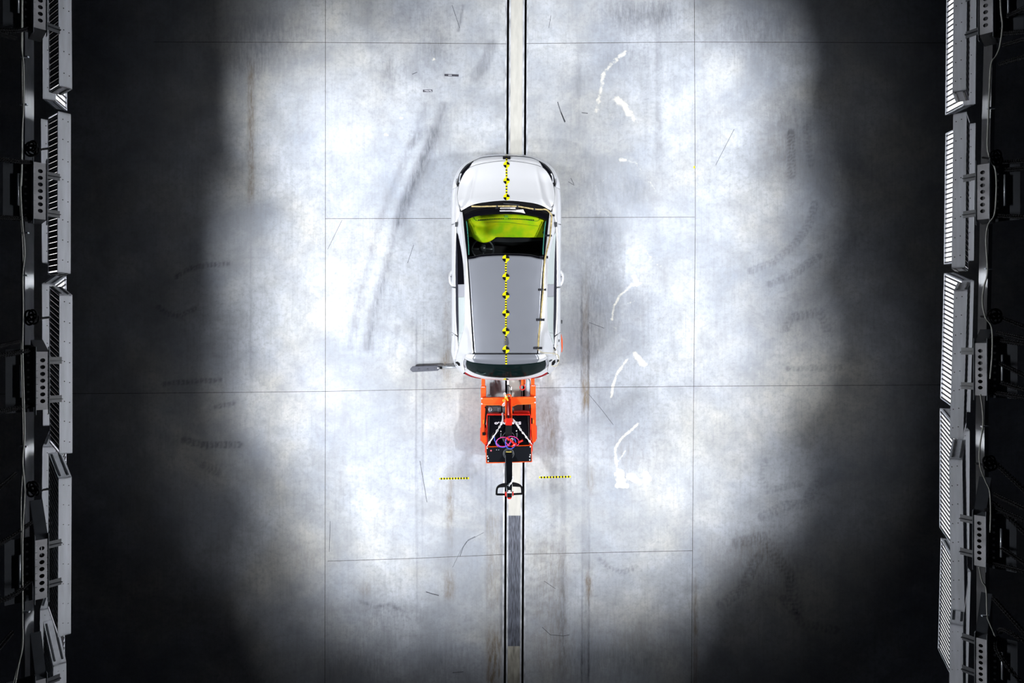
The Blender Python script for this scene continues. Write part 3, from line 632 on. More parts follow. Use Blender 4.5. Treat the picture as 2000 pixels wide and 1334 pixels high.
for s in (1, -1):
    q = C((881, 543, .74)); b = MB(); b.tube([world(q + Vector((dx, dy, dz)), s) for dx, dy, dz in ((.02, .12, .0), (-.012, .07, .01), (-.022, 0, .015), (-.012, -.07, .01), (.02, -.12, .0))], .022, 10, smooth=16)
    b.build('door_handle', M_PAINT, CAR, smooth=True)
    q = C((882.5, 543, .80)); b = MB(); b.cyl(world(q + Vector((-.012, .02, 0)), s), world(q + Vector((-.012, .02, .03)), s), .008); b.build('lock_barrel', M_DKGREY, CAR)
    q = C((891.5, 440, .97)); b = MB(); b.box(world(q + Vector((-.02, -.03, 0)), s), world(q + Vector((.03, .05, .03)), s)); b.build('mirror_base', M_DKGREY, CAR, bevel=.008)
    b = MB(); b.pbox(*((883, 653.5, 884.6, 655) if s > 0 else (1090.6, 653.5, 1092.2, 655)), .85, .90); b.build('fuel_flap_catch', M_DKGREY, CAR)
# underbody and wheels
b = MB(); b.box((AX - .78, -.42, .2), (AX + .78, 2.7, .42)); b.box((AX - .55, -.45, .25), (AX + .55, 2.85, .5)); b.build('chassis', M_RUBBER, CAR)
for s in (1, -1):
    for wy in WY:
        b = MB(); x0, x1 = AX + s * .68, AX + s * .86
        b.cyl((x0, wy, .31), (x1, wy, .31), .31, 32); wh = b.build('wheel', M_RUBBER, CAR, smooth=False, bevel=.02)
        b = MB(); b.cyl((x1, wy, .31), (x1 + s * .008, wy, .31), .2, 24); b.build('rim', M_DKGREY, wh)
# antenna fin
b = MB(); c = P(989, 666, 1.5)
b.hexa([(c.x - .026, c.y - .075, 1.43), (c.x + .026, c.y - .075, 1.43), (c.x + .018, c.y + .075, 1.43), (c.x - .018, c.y + .075, 1.43), (c.x - .012, c.y - .06, 1.475), (c.x + .012, c.y - .06, 1.475), (c.x + .010, c.y + .05, 1.46), (c.x - .010, c.y + .05, 1.46)])
b.build('antenna_fin', M_SEAM, CAR)

# ray helper for stickers that lie on the car skin
vs, fs = [], []
for v_, f_ in SURF:
    k = len(vs); vs += v_; fs += [tuple(i + k for i in f) for f in f_]
BV = BVHTree.FromPolygons(vs, fs)
def skin(px, py, lift_=.004):
    o = Vector((0, 0, H)); d = (P(px, py, 0) - o).normalized(); hit = BV.ray_cast(o, d)
    if hit[0] is None: return P(px, py, .9)
    return hit[0] + Z * lift_
def sticker(name, quads, mats, parent, lift_=.004):
    b = MB()
    for mi, poly in quads:
        b.mi = mi; pts = [skin(x, y, lift_) for x, y in poly]; n = len(pts)
        area = sum(pts[i].x * pts[(i + 1) % n].y - pts[(i + 1) % n].x * pts[i].y for i in range(n))
        if area < 0: pts.reverse()
        b.add([p for p in pts] + [p - Z * .003 for p in pts], [tuple(range(n)), tuple(range(2 * n - 1, n - 1, -1))] + [(i, n + i, n + (i + 1) % n, (i + 1) % n) for i in range(n)])
    return b.build(name, mats, parent)
def marker(px, py, r=6.3, name='target_disc'):
    q = []
    for k in range(4):
        a0 = k * 90; pts = [(px, py)] + [(px + r * math.cos(math.radians(a0 + t)), py - r * math.sin(math.radians(a0 + t))) for t in range(0, 91, 10)]
        q.append((1 if k % 2 == 0 else 0, pts))
    return sticker(name, q, [M_YEL, M_BLACK], CAR, .009)
for y in (322, 353.5, 385.3): marker(989.3, y, 6.0)
for y in (505, 541, 577, 612, 647, 683): marker(988, y, 6.8)
for k_, pts_ in enumerate(([(982.5, 741.6), (984.5, 739.6), (988.3, 738.9), (988.3, 741.8)], [(988.3, 738.9), (992, 739.6), (994, 741.6), (988.3, 741.8)])):
    sticker('target_disc', [(k_, pts_)], [M_YEL, M_BLACK], CAR, .007)
def chk(x0, y0, x1, y1, n, wd=1.7):
    q = []
    for i in range(n):
        a = i / n; c = (i + 1) / n; ya, yc = y0 + (y1 - y0) * a, y0 + (y1 - y0) * c; xa, xc = x0 + (x1 - x0) * a, x0 + (x1 - x0) * c
        w2 = wd if i % 2 == 0 else wd * .85
        q.append((0 if i % 2 == 0 else 1, [(xa - w2, ya), (xa + w2, ya), (xc + w2, yc), (xc - w2, yc)]))
    return sticker('marker_tape', q, [M_YEL, M_BLACK], CAR, .006)
chk(989.3, 302.5, 989.4, 316.3, 5); chk(989.3, 328.2, 989.3, 347.5, 7); chk(989.3, 359.8, 989.3, 380, 7)
for a, c in ((511.7, 534.3), (547.7, 570.3), (583.7, 605.3), (618.7, 640.3), (653.7, 676.3)): chk(988.2, a, 988, c, 9)
chk(988.4, 689.7, 988.6, 711.6, 9)
b = MB(); b.pbox(982, 305.2, 997, 313.2, .80, .873); b.build('front_camera', M_BLACK, CAR, bevel=.006)
sticker('strip_sticker', [(0, [(976, 407), (978, 405.8), (1006.5, 405.5), (1007, 408.2), (978, 408.5)])], [M_WHITE], CAR, .01)
sticker('strip_sticker', [(0, [(976, 411.2), (990, 411), (1022, 409.3), (1026, 417.3), (1018, 415.3), (998, 413), (976, 413)])], [M_WHITE], CAR, .01)
b = MB()
for k in range(9): p = skin(979 + k * 2.1, 408, .012); b.box(p - Vector((.003, .011, .001)), p + Vector((.003, .011, .002)))
for k in range(11): p = skin(987 + k * 2.0, 411.2, .012); b.box(p - Vector((.003, .006, .001)), p + Vector((.003, .006, .002)))
b.build('barcode_bars', M_DKGREY, CAR)
# rear corners: shaded openings painted as flat black patches on the skin
sticker('bumper_opening_shade', [(0, [(889.5, 707), (894, 706), (898, 709.5), (899, 714.5), (890, 714.5)])], [M_BLACK], CAR, .007)
sticker('bumper_opening_shade', [(0, [(1084.5, 702), (1085, 708), (1081.5, 713), (1077.5, 713.5), (1077.5, 708.5), (1080, 705)])], [M_BLACK], CAR, .007)
sticker('bumper_opening_shade', [(0, [(1091.5, 699), (1091, 706), (1087.5, 708), (1088.5, 704)])], [M_BLACK], CAR, .007)
# side arm with paddle on the left rear corner
b = MB(); b.cyl(P(908, 716.8, .15), P(860.5, 717.3, .15), .021, 16); arm = b.build('outrigger_bar', M_STEEL, CAR, smooth=True); arm['label'] = 'bright tubular steel bar'
b = MB(); b.prism([(801, 720.5), (805.5, 715.5), (852, 714), (856, 715), (859, 717.5), (859, 720), (855, 724), (806, 726.8), (801.5, 723)], .12, .16)
pad = b.build('paddle', M_PADDLE, arm, bevel=.006)
for x, y, m_ in ((817.5, 720.7, M_DKGREY), (835, 720.3, M_DKGREY), (855.3, 719, M_WHITE), (858.6, 718.8, M_STEEL)):
    b = MB(); b.cyl(P(x, y, .155), P(x, y, .17), .012, 12); b.build('bolt', m_, pad if False else arm)
b = MB(); b.pbox(858.5, 716, 863, 721, .11, .19); b.build('clamp', M_BLACK, arm, bevel=.008)
b = MB(); b.pbox(873.5, 714.2, 888, 715.3, .12, .17); b.pbox(886.5, 708, 888, 716, .12, .3); b.build('bar_mount', M_DKGREY, arm)
# right-hand fittings
b = MB(); b.prism([(1092.5, 655), (1096.5, 652.5), (1099, 664), (1099, 680), (1097.5, 688.5), (1093, 688.5)], .25, .55)
o = b.build('side_cover', M_ORANGE, CAR, bevel=.01); o['label'] = 'orange cover strip beside the right rear wheel'
b = MB(); b.pbox(1092.5, 625, 1098.5, 628, .62, .66); b.pbox(1096, 626, 1098.5, 632, .58, .66); b.build('tow_clip', M_DKGREY, CAR, bevel=.004)
sticker('tape_patch', [(0, [(1080.5, 679), (1083, 677.5), (1086.5, 683.5), (1084, 685.5)]), (0, [(1072, 704.5), (1078, 701.5), (1078, 704.5), (1073, 707.3)]), (0, [(1091, 664), (1092.6, 662.5), (1092.6, 668), (1091.4, 668)])], [M_TAPE], CAR, .008)

# tan sleeved cable taped across the cowl and down the right roof edge
CAB = thing('cable', 'tan sleeved cable taped along the right edge of the windscreen and roof', 'cable', tuple(skin(1056, 620, .01)))
path = [(921, 403.2), (937, 403.8), (955, 403.3), (990, 402.8), (1010, 403.4), (1025, 405.5), (1043, 408.7), (1058, 409.5), (1063, 409), (1069, 411), (1076.5, 419), (1077.5, 426), (1076, 445), (1073, 470), (1068, 490), (1064.5, 506), (1062.5, 530), (1061, 566), (1058, 600), (1056, 625), (1052.5, 655), (1051, 680), (1050.5, 683)]
b = MB(); b.tube([skin(x, y, .013) for x, y in path], .012, 8, smooth=120); b.build('sleeve', M_TAN, CAB, smooth=True)
b = MB(); b.tube([skin(x, y, .010) for x, y in ((1051, 683), (1058, 688), (1068, 689.5), (1080, 690), (1089, 693), (1091.5, 699), (1091, 708), (1087, 714), (1082, 715.5), (1077, 713.5))], .006, 6, smooth=60)
b.tube([skin(x, y, .010) for x, y in ((1079, 703), (1081, 690), (1084, 682), (1090, 674))], .003, 6, smooth=20)
b.build('lead', mat('cream_wire', (.62, .55, .36), .5), CAB, smooth=True)
def tape(x0, y0, x1, y1):
    cols = [(0, .006), (.22, .012), (.42, .034), (.62, .034), (.82, .012), (1, .006)]
    G = [[skin(x0 + (x1 - x0) * t, y, h * .8) for t, h in cols] for y in (y0, (y0 + y1) / 2, y1)]
    b = MB(); b.grid([list(reversed(r)) for r in G]); return b.build('tape_strip', M_TAPE, CAB, smooth=True)
for q in ((1064.5, 458.5, 1078, 462.3), (1054, 500, 1070.5, 505), (1051, 563.5, 1066.5, 568), (1047, 622, 1063.5, 627), (1041.5, 677.5, 1059, 682), (967.5, 401, 974, 408.5), (1007, 401.5, 1013.5, 409), (1040, 406, 1047, 412), (1075, 419, 1083.5, 423)): tape(*q)

# ------------------------------------------------------------------ orange pedestrian tug behind the car
TUG = thing('pallet_truck', 'orange and black pedestrian tug with lifting frame standing behind the car', 'pallet truck', tuple(P(994, 830, 0)))
def part(name, m_, build, bevel=.006, parent=None, label=None, smooth=False):
    b = MB(); build(b); o = b.build(name, m_, parent or TUG, bevel=bevel, smooth=smooth)
    if label: o['label'] = label
    return o
part('frame_arm', M_ORANGE, lambda b: (b.prism([(940, 777), (950, 777), (948.2, 800), (946, 830), (949.5, 840), (950.5, 869), (947, 869.5), (939.3, 861), (939.3, 800)], .12, .42)))
part('frame_arm', M_ORANGE, lambda b: (b.prism([(1037, 776), (1046.5, 776), (1047.3, 861), (1041, 866), (1039, 864), (1037, 830)], .12, .42)))
part('lift_arm', M_ORANGE, lambda b: (b.pbox(940.3, 712, 947.3, 756, .30, .38), b.pbox(939, 754.5, 949, 778, .22, .40)))
part('lift_arm', M_ORANGE, lambda b: (b.pbox(1037, 712, 1044, 754, .30, .38), b.pbox(1036, 752.5, 1046.3, 777, .22, .40)))
for x0, y0 in ((940, 755.5), (1038.3, 753)):
    part('white_marks', M_WHITE, lambda b: [b.pbox(x0 + k * 2.5, y0, x0 + k * 2.5 + 1.3, y0 + 1.2, .40, .403) for k in range(3)], bevel=0)
part('cross_beam', M_ORANGE, lambda b: b.prism([(939.5, 777), (1046.5, 775), (1046.5, 786), (1036, 789.5), (1010, 790.5), (999, 794.5), (987, 794.5), (977, 791), (952, 791.5), (939.5, 788)], .42, .56))
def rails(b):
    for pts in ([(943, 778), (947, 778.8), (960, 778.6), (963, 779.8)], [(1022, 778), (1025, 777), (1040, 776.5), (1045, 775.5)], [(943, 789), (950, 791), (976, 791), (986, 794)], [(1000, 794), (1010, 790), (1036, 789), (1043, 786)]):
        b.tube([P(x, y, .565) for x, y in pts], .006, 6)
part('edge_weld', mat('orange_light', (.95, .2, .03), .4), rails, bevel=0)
for x, y in ((941, 778.3), (941, 788.8), (1045, 775.6), (1045, 786.2)):
    part('bolt', M_WHITE, lambda b: b.cyl(P(x, y, .55), P(x, y, .575), .012, 10), bevel=0)
def mast(b):
    for x0, x1, m_, dz in ((987.3, 990.2, 0, .03), (990.2, 996.8, 0, 0), (996.8, 999.8, 0, .03)):
        q = [P(x0, 778, .6 + dz), P(x1, 778, .6 + dz), P(x1, 830, .92 + dz), P(x0, 830, .92 + dz)]
        b.add(q + [v - Z * .12 for v in q], [(3, 2, 1, 0), (4, 5, 6, 7), (0, 1, 5, 4), (1, 2, 6, 5), (2, 3, 7, 6), (3, 0, 4, 7)])
    b.pbox(987.5, 816, 999.5, 831, .80, .965)
part('mast', M_REDEN, mast)
part('mast_edge', M_ORANGE, lambda b: (b.tube([P(987.8, 778, .64), P(987.8, 829, .96)], .010, 6), b.tube([P(999.3, 778, .64), P(999.3, 829, .96)], .010, 6)), bevel=0)
part('mast_rod', mat('rod_pink_steel', (.7, .25, .25), .3, metal=.4), lambda b: b.tube([P(991.8, 786, .66), P(993, 812, .86)], .012, 10), bevel=0, smooth=True)
part('mast_slot', M_BLACK, lambda b: b.pbox(991.5, 812, 995, 817, .88, .975), bevel=0)
part('mast_foot', M_RUBBER, lambda b: b.pbox(987, 831, 1000, 872, .10, .64))
part('lug_ring', M_ORANGE, lambda b: b.ring(P(993.5, 775, .6), .04, .010), bevel=0, smooth=True)
# hood, panel
part('hood', M_BLACKG, lambda b: b.prism([(953.5, 811.5), (1034.5, 810), (1037.5, 868), (950, 870)], .12, .60), bevel=.012)
part('hood_rim', M_REDEN, lambda b: (b.pbox(951, 808.5, 1035.5, 811.3, .3, .62), b.pbox(950.3, 811, 952, 870, .3, .60), b.pbox(1035.5, 811, 1037.3, 869, .3, .60), b.pbox(1003, 804, 1034.5, 808, .3, .55)), bevel=0)
part('hood_crease', mat('hood_edge_shine', (.10, .07, .07), .3), lambda b: (b.tube([P(955.5, 813, .61), P(953.6, 868, .61)], .004, 6), b.tube([P(1031.5, 813, .61), P(1033.5, 868, .61)], .004, 6), b.tube([P(964, 845, .61), P(953, 864, .61)], .003, 6)), bevel=0)
part('rear_panel_rim', M_ORANGE, lambda b: b.prism([(948.3, 872.5), (1038.8, 869.3), (1039.6, 902.8), (949, 905.3)], .12, .665), bevel=.01)
part('rear_panel', mat('panel_black', (.003, .004, .007), .4, spec=.15), lambda b: b.prism([(950.3, 874), (1037.2, 871), (1038, 901.3), (950.8, 903.5)], .2, .68), bevel=.004)
for x, y in ((951.7, 875.5), (952, 891), (953.5, 894.7), (953.5, 901), (1036, 872.5), (1035.7, 888.3), (1034.7, 892), (1034.7, 898.3)):
    part('rivet', M_WHITE, lambda b: b.cyl(P(x, y, .68), P(x, y, .69), .010, 10), bevel=0)
part('indicator', mat('indicator_pink', (.8, .15, .2), .4), lambda b: b.cyl(P(959, 880.2, .68), P(959, 880.2, .695), .014, 10), bevel=0)
for x in (969.8, 974): part('indicator', M_STEEL, lambda b: b.cyl(P(x, 878.7, .68), P(x, 878.7, .69), .008, 8), bevel=0)
part('side_cover', M_REDEN, lambda b: (b.pbox(937.8, 836, 940.3, 861, .1, .33), b.pbox(1046.3, 833, 1048.8, 858, .1, .33)))
part('corner_bracket', M_REDEN, lambda b: (b.pbox(947.2, 868, 952, 884, .3, .66), b.pbox(1036.2, 866, 1040.5, 882, .3, .66)))
for x in (942.5, 1043.5):
    for y in (846,):
        part('wheel', M_RUBBER, lambda b: b.cyl(P(x, y, .1) + Vector((-.03, 0, 0)), P(x, y, .1) + Vector((.03, 0, 0)), .10, 20), bevel=0)
part('wheel', M_RUBBER, lambda b: b.cyl(P(990, 890, .12) + Vector((-.04, 0, 0)), P(990, 890, .12) + Vector((.06, 0, 0)), .12, 20), bevel=0)
part('motor_box', M_DKGREY, lambda b: (b.prism([(953.5, 793.5), (980, 793), (981, 808.3), (953.5, 808.3)], .12, .42), b.pbox(972, 795, 979, 805, .42, .44)), bevel=.01)
part('white_plate', M_WHITE, lambda b: b.pbox(956.5, 805.4, 974.5, 807.6, .42, .445), bevel=0)
part('box_knob', M_STEEL, lambda b: (b.ring(P(957.5, 799.5, .43), .028, .008), b.cyl(P(957.5, 799.5, .40), P(957.5, 799.5, .45), .012, 8)), bevel=0, smooth=True)
part('hydraulic_block', M_DKGREY, lambda b: (b.pbox(982, 795, 986.5, 809, .3, .5), b.pbox(1000.3, 795, 1003.5, 808, .3, .5), b.pbox(1033.5, 790, 1037, 798, .2, .40)))
# text on the hood, read from the tiller side
def lettering(s, px, py, z, size, rot=math.pi):
    cu = bpy.data.curves.new('lettering', 'FONT'); cu.body = s; cu.size = size; cu.extrude = .002; cu.align_x = 'CENTER'; cu.align_y = 'CENTER'; cu.offset = .0035
    o = bpy.data.objects.new('lettering', cu); COL.objects.link(o); p = P(px, py, z)
    o.location = (0, 0, 0); me = bpy.data.meshes.new_from_object(o); bpy.data.objects.remove(o)
    R = Matrix.Translation(p - origin_of(TUG)) @ Matrix.Rotation(rot, 4, 'Z') @ Matrix.Diagonal((1.25, .8, 1, 1)); me.transform(R); me.materials.append(mat('lettering_white', (.62, .58, .66), .5))
    q = bpy.data.objects.new('lettering', me); COL.objects.link(q); q.parent = TUG; q['label'] = 'white letters on the black hood'
lettering(',o', 970.5, 827.3, .605, .085); lettering('c', 979.5, 827.2, .605, .085); lettering('n', 985.5, 827, .605, .08); lettering('s', 1002, 827, .605, .08); lettering('s', 1008.7, 826.2, .605, .085); lettering('S', 1015, 826, .605, .08)
part('hood_pin', M_DKGREY, lambda b: (b.pbox(977, 846, 980, 857, .58, .64), b.pbox(1008, 845, 1011, 856, .58, .64)))
for x, y in ((978.3, 842.6), (1008.8, 841.8)): part('pin_head', M_WHITE, lambda b: b.cyl(P(x, y, .60), P(x, y, .65), .010, 10), bevel=0)
part('collar', M_DKGREY, lambda b: (b.ring(P(993.5, 855, .62), .10, .008), b.ring(P(993.5, 858, .61), .075, .006)), bevel=0, smooth=True)
# tiller
def tiller(b):
    for (x0, x1, y0, z0), (x2, x3, y1, z1) in ((((987, 1000.5, 881, .70)), ((988.5, 1000.5, 944, 1.0))), (((988.5, 1000.5, 944, 1.0)), ((990.5, 999.8, 957, 1.03)))):
        q = [P(x0, y0, z0), P(x1, y0, z0), P(x3, y1, z1), P(x2, y1, z1)]
        b.add(q + [v - Z * .06 for v in q], [(3, 2, 1, 0), (4, 5, 6, 7), (0, 1, 5, 4), (1, 2, 6, 5), (2, 3, 7, 6), (3, 0, 4, 7)])
    b.pbox(990.3, 955, 999.8, 971.8, .90, 1.06)
tl = part('tiller', mat('tiller_black', (.003, .004, .006), .45, spec=.12), tiller, bevel=.008)
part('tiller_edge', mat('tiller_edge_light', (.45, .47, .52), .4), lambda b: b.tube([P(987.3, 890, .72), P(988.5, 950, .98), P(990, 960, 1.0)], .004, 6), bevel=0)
part('tiller_socket', M_DKGREY, lambda b: (b.ring(P(993.3, 886, .69), .085, .012), b.ring(P(993.3, 886, .69), .065, .008)), bevel=0, smooth=True)
part('tiller_label', mat('brass_label', (.45, .36, .08), .4), lambda b: b.pbox(988.5, 881.8, 999, 883.6, .70, .725), bevel=0)
def loop(b):
    for pts in ([(988.5, 944.8), (980, 946.5), (974, 949.5), (970.6, 955), (969.8, 966.3)], [(1000.5, 943.3), (1008, 944.8), (1014.5, 947.5), (1019, 953), (1020.2, 965)]):
        b.tube([P(x, y, 1.0) for x, y in pts], .016, 10, smooth=24)
    b.prism([(988.5, 943.5), (980, 945.5), (973.5, 950), (972, 954), (976, 952.2), (988.5, 951.5)], .985, 1.015); b.prism([(1000.5, 942), (1010, 944.5), (1017, 949), (1018.5, 953), (1014.5, 951), (1001, 950.5)], .985, 1.015)
    b.tube([P(969.8, 965.7, 1.0), P(990, 965.7, 1.0)], .017, 8); b.tube([P(1000, 965.3, 1.0), P(1020.2, 964.3, 1.0)], .017, 8)
part('handle_loop', M_BLACK, loop, bevel=0, smooth=False)
part('thumb_switch', M_REDEN, lambda b: (b.prism([(986.2, 962), (989.6, 961), (989.6, 970), (986.4, 969.5)], .98, 1.05)), label='red thumb switch')
part('thumb_switch', M_REDEN, lambda b: (b.prism([(1000.4, 961), (1003, 961), (1003, 969), (1000.6, 969)], .98, 1.05)), label='red thumb switch')
part('belly_button', M_REDEN, lambda b: b.prism([(990.3, 971.8), (999.8, 971.8), (997.5, 975), (992.5, 975)], .92, 1.04), label='red end button of the tiller')
part('display', M_WHITE, lambda b: (b.pbox(990.9, 960.8, 999.2, 963.2, 1.06, 1.068), b.pbox(992.5, 957.7, 997.3, 960, 1.03, 1.065)), bevel=0)
part('tiller_pin', M_STEEL, lambda b: (b.pbox(991, 947.6, 996, 948.8, 1.0, 1.03), b.pbox(993.7, 944.6, 995.4, 950.5, 1.0, 1.03)), bevel=.003)
# chain links
def chain(pts, n, parent, name='chain', r=.0055, R=.020, m_=M_WHITE):
    b = MB(); q = cr(pts, n)
    for i in range(n):
        t = (q[min(i + 1, n - 1)] - q[max(i - 1, 0)]).normalized(); sd = t.cross(Z).normalized(); ax = (sd if i % 2 else sd.cross(t).normalized())
        b.ring(q[i], R * .62, r, ax, 12, ell=1.75, elldir=t)
    return b.build(name, m_, parent, smooth=True)
chain([P(981.5, 808, .70), P(982.5, 816, .80), P(981, 824, .82), P(973, 838, .74), P(952, 870.5, .70)], 24, TUG)
chain([P(1002, 820, .85), P(1009, 828, .80), P(1018, 841, .76), P(1037.5, 866, .70)], 20, TUG)
part('chain_rod', M_WHITE, lambda b: (b.tube([P(970.5, 843, .75), P(953.5, 868, .70)], .010, 8), b.tube([P(1021, 844, .76), P(1035, 863, .70)], .010, 8)), bevel=0, smooth=True)
part('shackle', M_REDEN, lambda b: (b.ring(P(951.5, 869, .68), .025, .009), b.ring(P(1038, 866, .68), .025, .009), b.pbox(984.5, 820, 987.5, 825, .8, .9), b.pbox(999.8, 819, 1002, 824, .8, .9)), bevel=0)
chain([P(1002, 932, 1.0), P(1001.5, 937, 1.02), P(1000, 941, 1.03), P(996, 946.5, 1.04)], 8, TUG, R=.016)
part('chain_tag', M_WHITE, lambda b: b.prism([(999.5, 937), (1003, 936.5), (1005, 939), (1001.5, 940), (1000, 943)], 1.03, 1.045), bevel=0)
HK = thing('hook', 'yellow safety hook with bright chain end lying on the orange cross beam', 'hook', tuple(P(986, 780, .57)))
b = MB(); b.tube([P(x, y, .64) for x, y in ((986, 770.5), (988, 774), (987, 777), (990, 778.5), (992, 783))], .016, 8, smooth=16); b.tube([P(x, y, .63) for x, y in ((990.5, 773), (989, 778), (985, 781), (982.8, 781), (983.5, 784), (986, 785))], .012, 8, smooth=18)
b.build('hook_body', mat('hook_yellow', (.95, .50, .01), .4), HK, smooth=True)
chain([P(987, 785, .63), P(984, 790, .62)], 3, HK, R=.028, r=.008)
chain([P(986, 769.5, .63), P(987.5, 773, .65)], 2, HK, R=.022, r=.008)
# lower rods and rings between the arms
part('fork_ring', M_REDEN, lambda b: b.ring(P(1020.5, 756.5, .34), .043, .010), bevel=0, smooth=True)
part('fork_link', M_ORANGE, lambda b: (b.pbox(1017.8, 722, 1022.8, 753, .28, .35), b.pbox(1024, 722, 1026.3, 750.5, .26, .33)))
part('fork_bolt', M_STEEL, lambda b: (b.cyl(P(1020.5, 762, .30), P(1020.5, 762, .34), .012, 8), b.pbox(1024, 751, 1026.6, 756, .26, .34)), bevel=0)
part('ram', M_WHITE, lambda b: b.cyl(P(992.2, 722, .3), P(992.2, 752, .3), .017, 12), bevel=0, smooth=True)
part('ram_rod', M_BLACK, lambda b: (b.cyl(P(992.4, 752, .3), P(992.4, 778, .3), .006, 8), b.pbox(990.3, 751.8, 994.7, 753.2, .28, .32), b.tube([P(1018.5, 764, .28), P(1018.5, 778, .28)], .007, 8)), bevel=0)
part('hose', M_RUBBER, lambda b: (b.tube([P(x, y, .3) for x, y in ((1024, 741), (1031, 739.5), (1035, 745), (1035.3, 760), (1035, 772))], .006, 8, smooth=24), b.tube([P(x, y, .3) for x, y in ((994, 753), (997, 757), (998.6, 765), (998.5, 777))], .006, 8, smooth=20)), bevel=0, smooth=True)
part('hose_joint', M_WHITE, lambda b: (b.pbox(997.5, 755.5, 999.6, 762, .28, .33), b.pbox(1032.8, 771, 1035.5, 774, .28, .33)))
part('battery_lead', M_BLACK, lambda b: (b.tube([P(x, y, .45) for x, y in ((947.3, 794.5), (949.5, 799), (949, 812), (947.5, 828))], .013, 8, smooth=20), b.tube([P(x, y, .45) for x, y in ((947, 832), (946, 842), (944.5, 847))], .006, 8, smooth=10),
     b.pbox(942, 845, 948, 850.5, .42, .46), b.pbox(1036.5, 817, 1040, 828, .42, .46)), bevel=0)
part('yellow_reflector', mat('amber', (.9, .38, .01), .4), lambda b: (b.pbox(943.6, 820, 945.2, 828, .42, .424), b.pbox(1041.3, 820, 1042.9, 827, .42, .424)), bevel=0)

# coiled test lead lying on the hood
TL = thing('test_lead', 'coiled blue and magenta test lead with red plugs lying on the black hood', 'cable', tuple(P(992, 864, .62)))
def ell(cx, cy, rx, ry, rot, z, a0=0, a1=360, n=40):
    r_ = math.radians(rot); out = []
    for k in range(n):
        t = math.radians(a0 + (a1 - a0) * k / (n - 1)); x = rx * math.cos(t); y = ry * math.sin(t)
        out.append(P(cx + x * math.cos(r_) - y * math.sin(r_), cy + x * math.sin(r_) + y * math.cos(r_), z))
    return out
b = MB(); b.tube(ell(983, 863, 13.5, 9, -8, .70), .007, 6, closed=True); b.tube(ell(1000.5, 862, 13.5, 9.5, 14, .715, 100, 400), .007, 6); b.build('magenta_wire', M_PINK, TL, smooth=True)
b = MB(); b.tube(ell(997, 865, 10, 11.5, 10, .725, -60, 250), .007, 6); b.tube(ell(983, 863.8, 14.8, 9.8, -8, .695), .006, 6, closed=True); b.tube([P(965.5, 853, .68), P(967, 862, .68), P(975, 870, .69)], .007, 6, smooth=14); b.build('blue_wire', M_SKIN, TL, smooth=True)
for pts in ([(990, 854), (994, 860)], [(994.5, 857), (1004, 866.5)], [(1000, 873), (1002, 870), (1009, 866)], [(1012, 864.5), (1021, 860)]):
    b = MB(); b.tube([P(x, y, .75) for x, y in pts], .017, 10); b.build('red_plug', mat('plug_red', (.9, .02, .015), .35), TL, smooth=True)
b = MB(); b.ring(P(1000, 858, .745), .016, .005); b.cyl(P(1000.5, 870.8, .74), P(1005, 868.5, .78), .006); b.build('plug_tip', M_WHITE, TL, smooth=True)

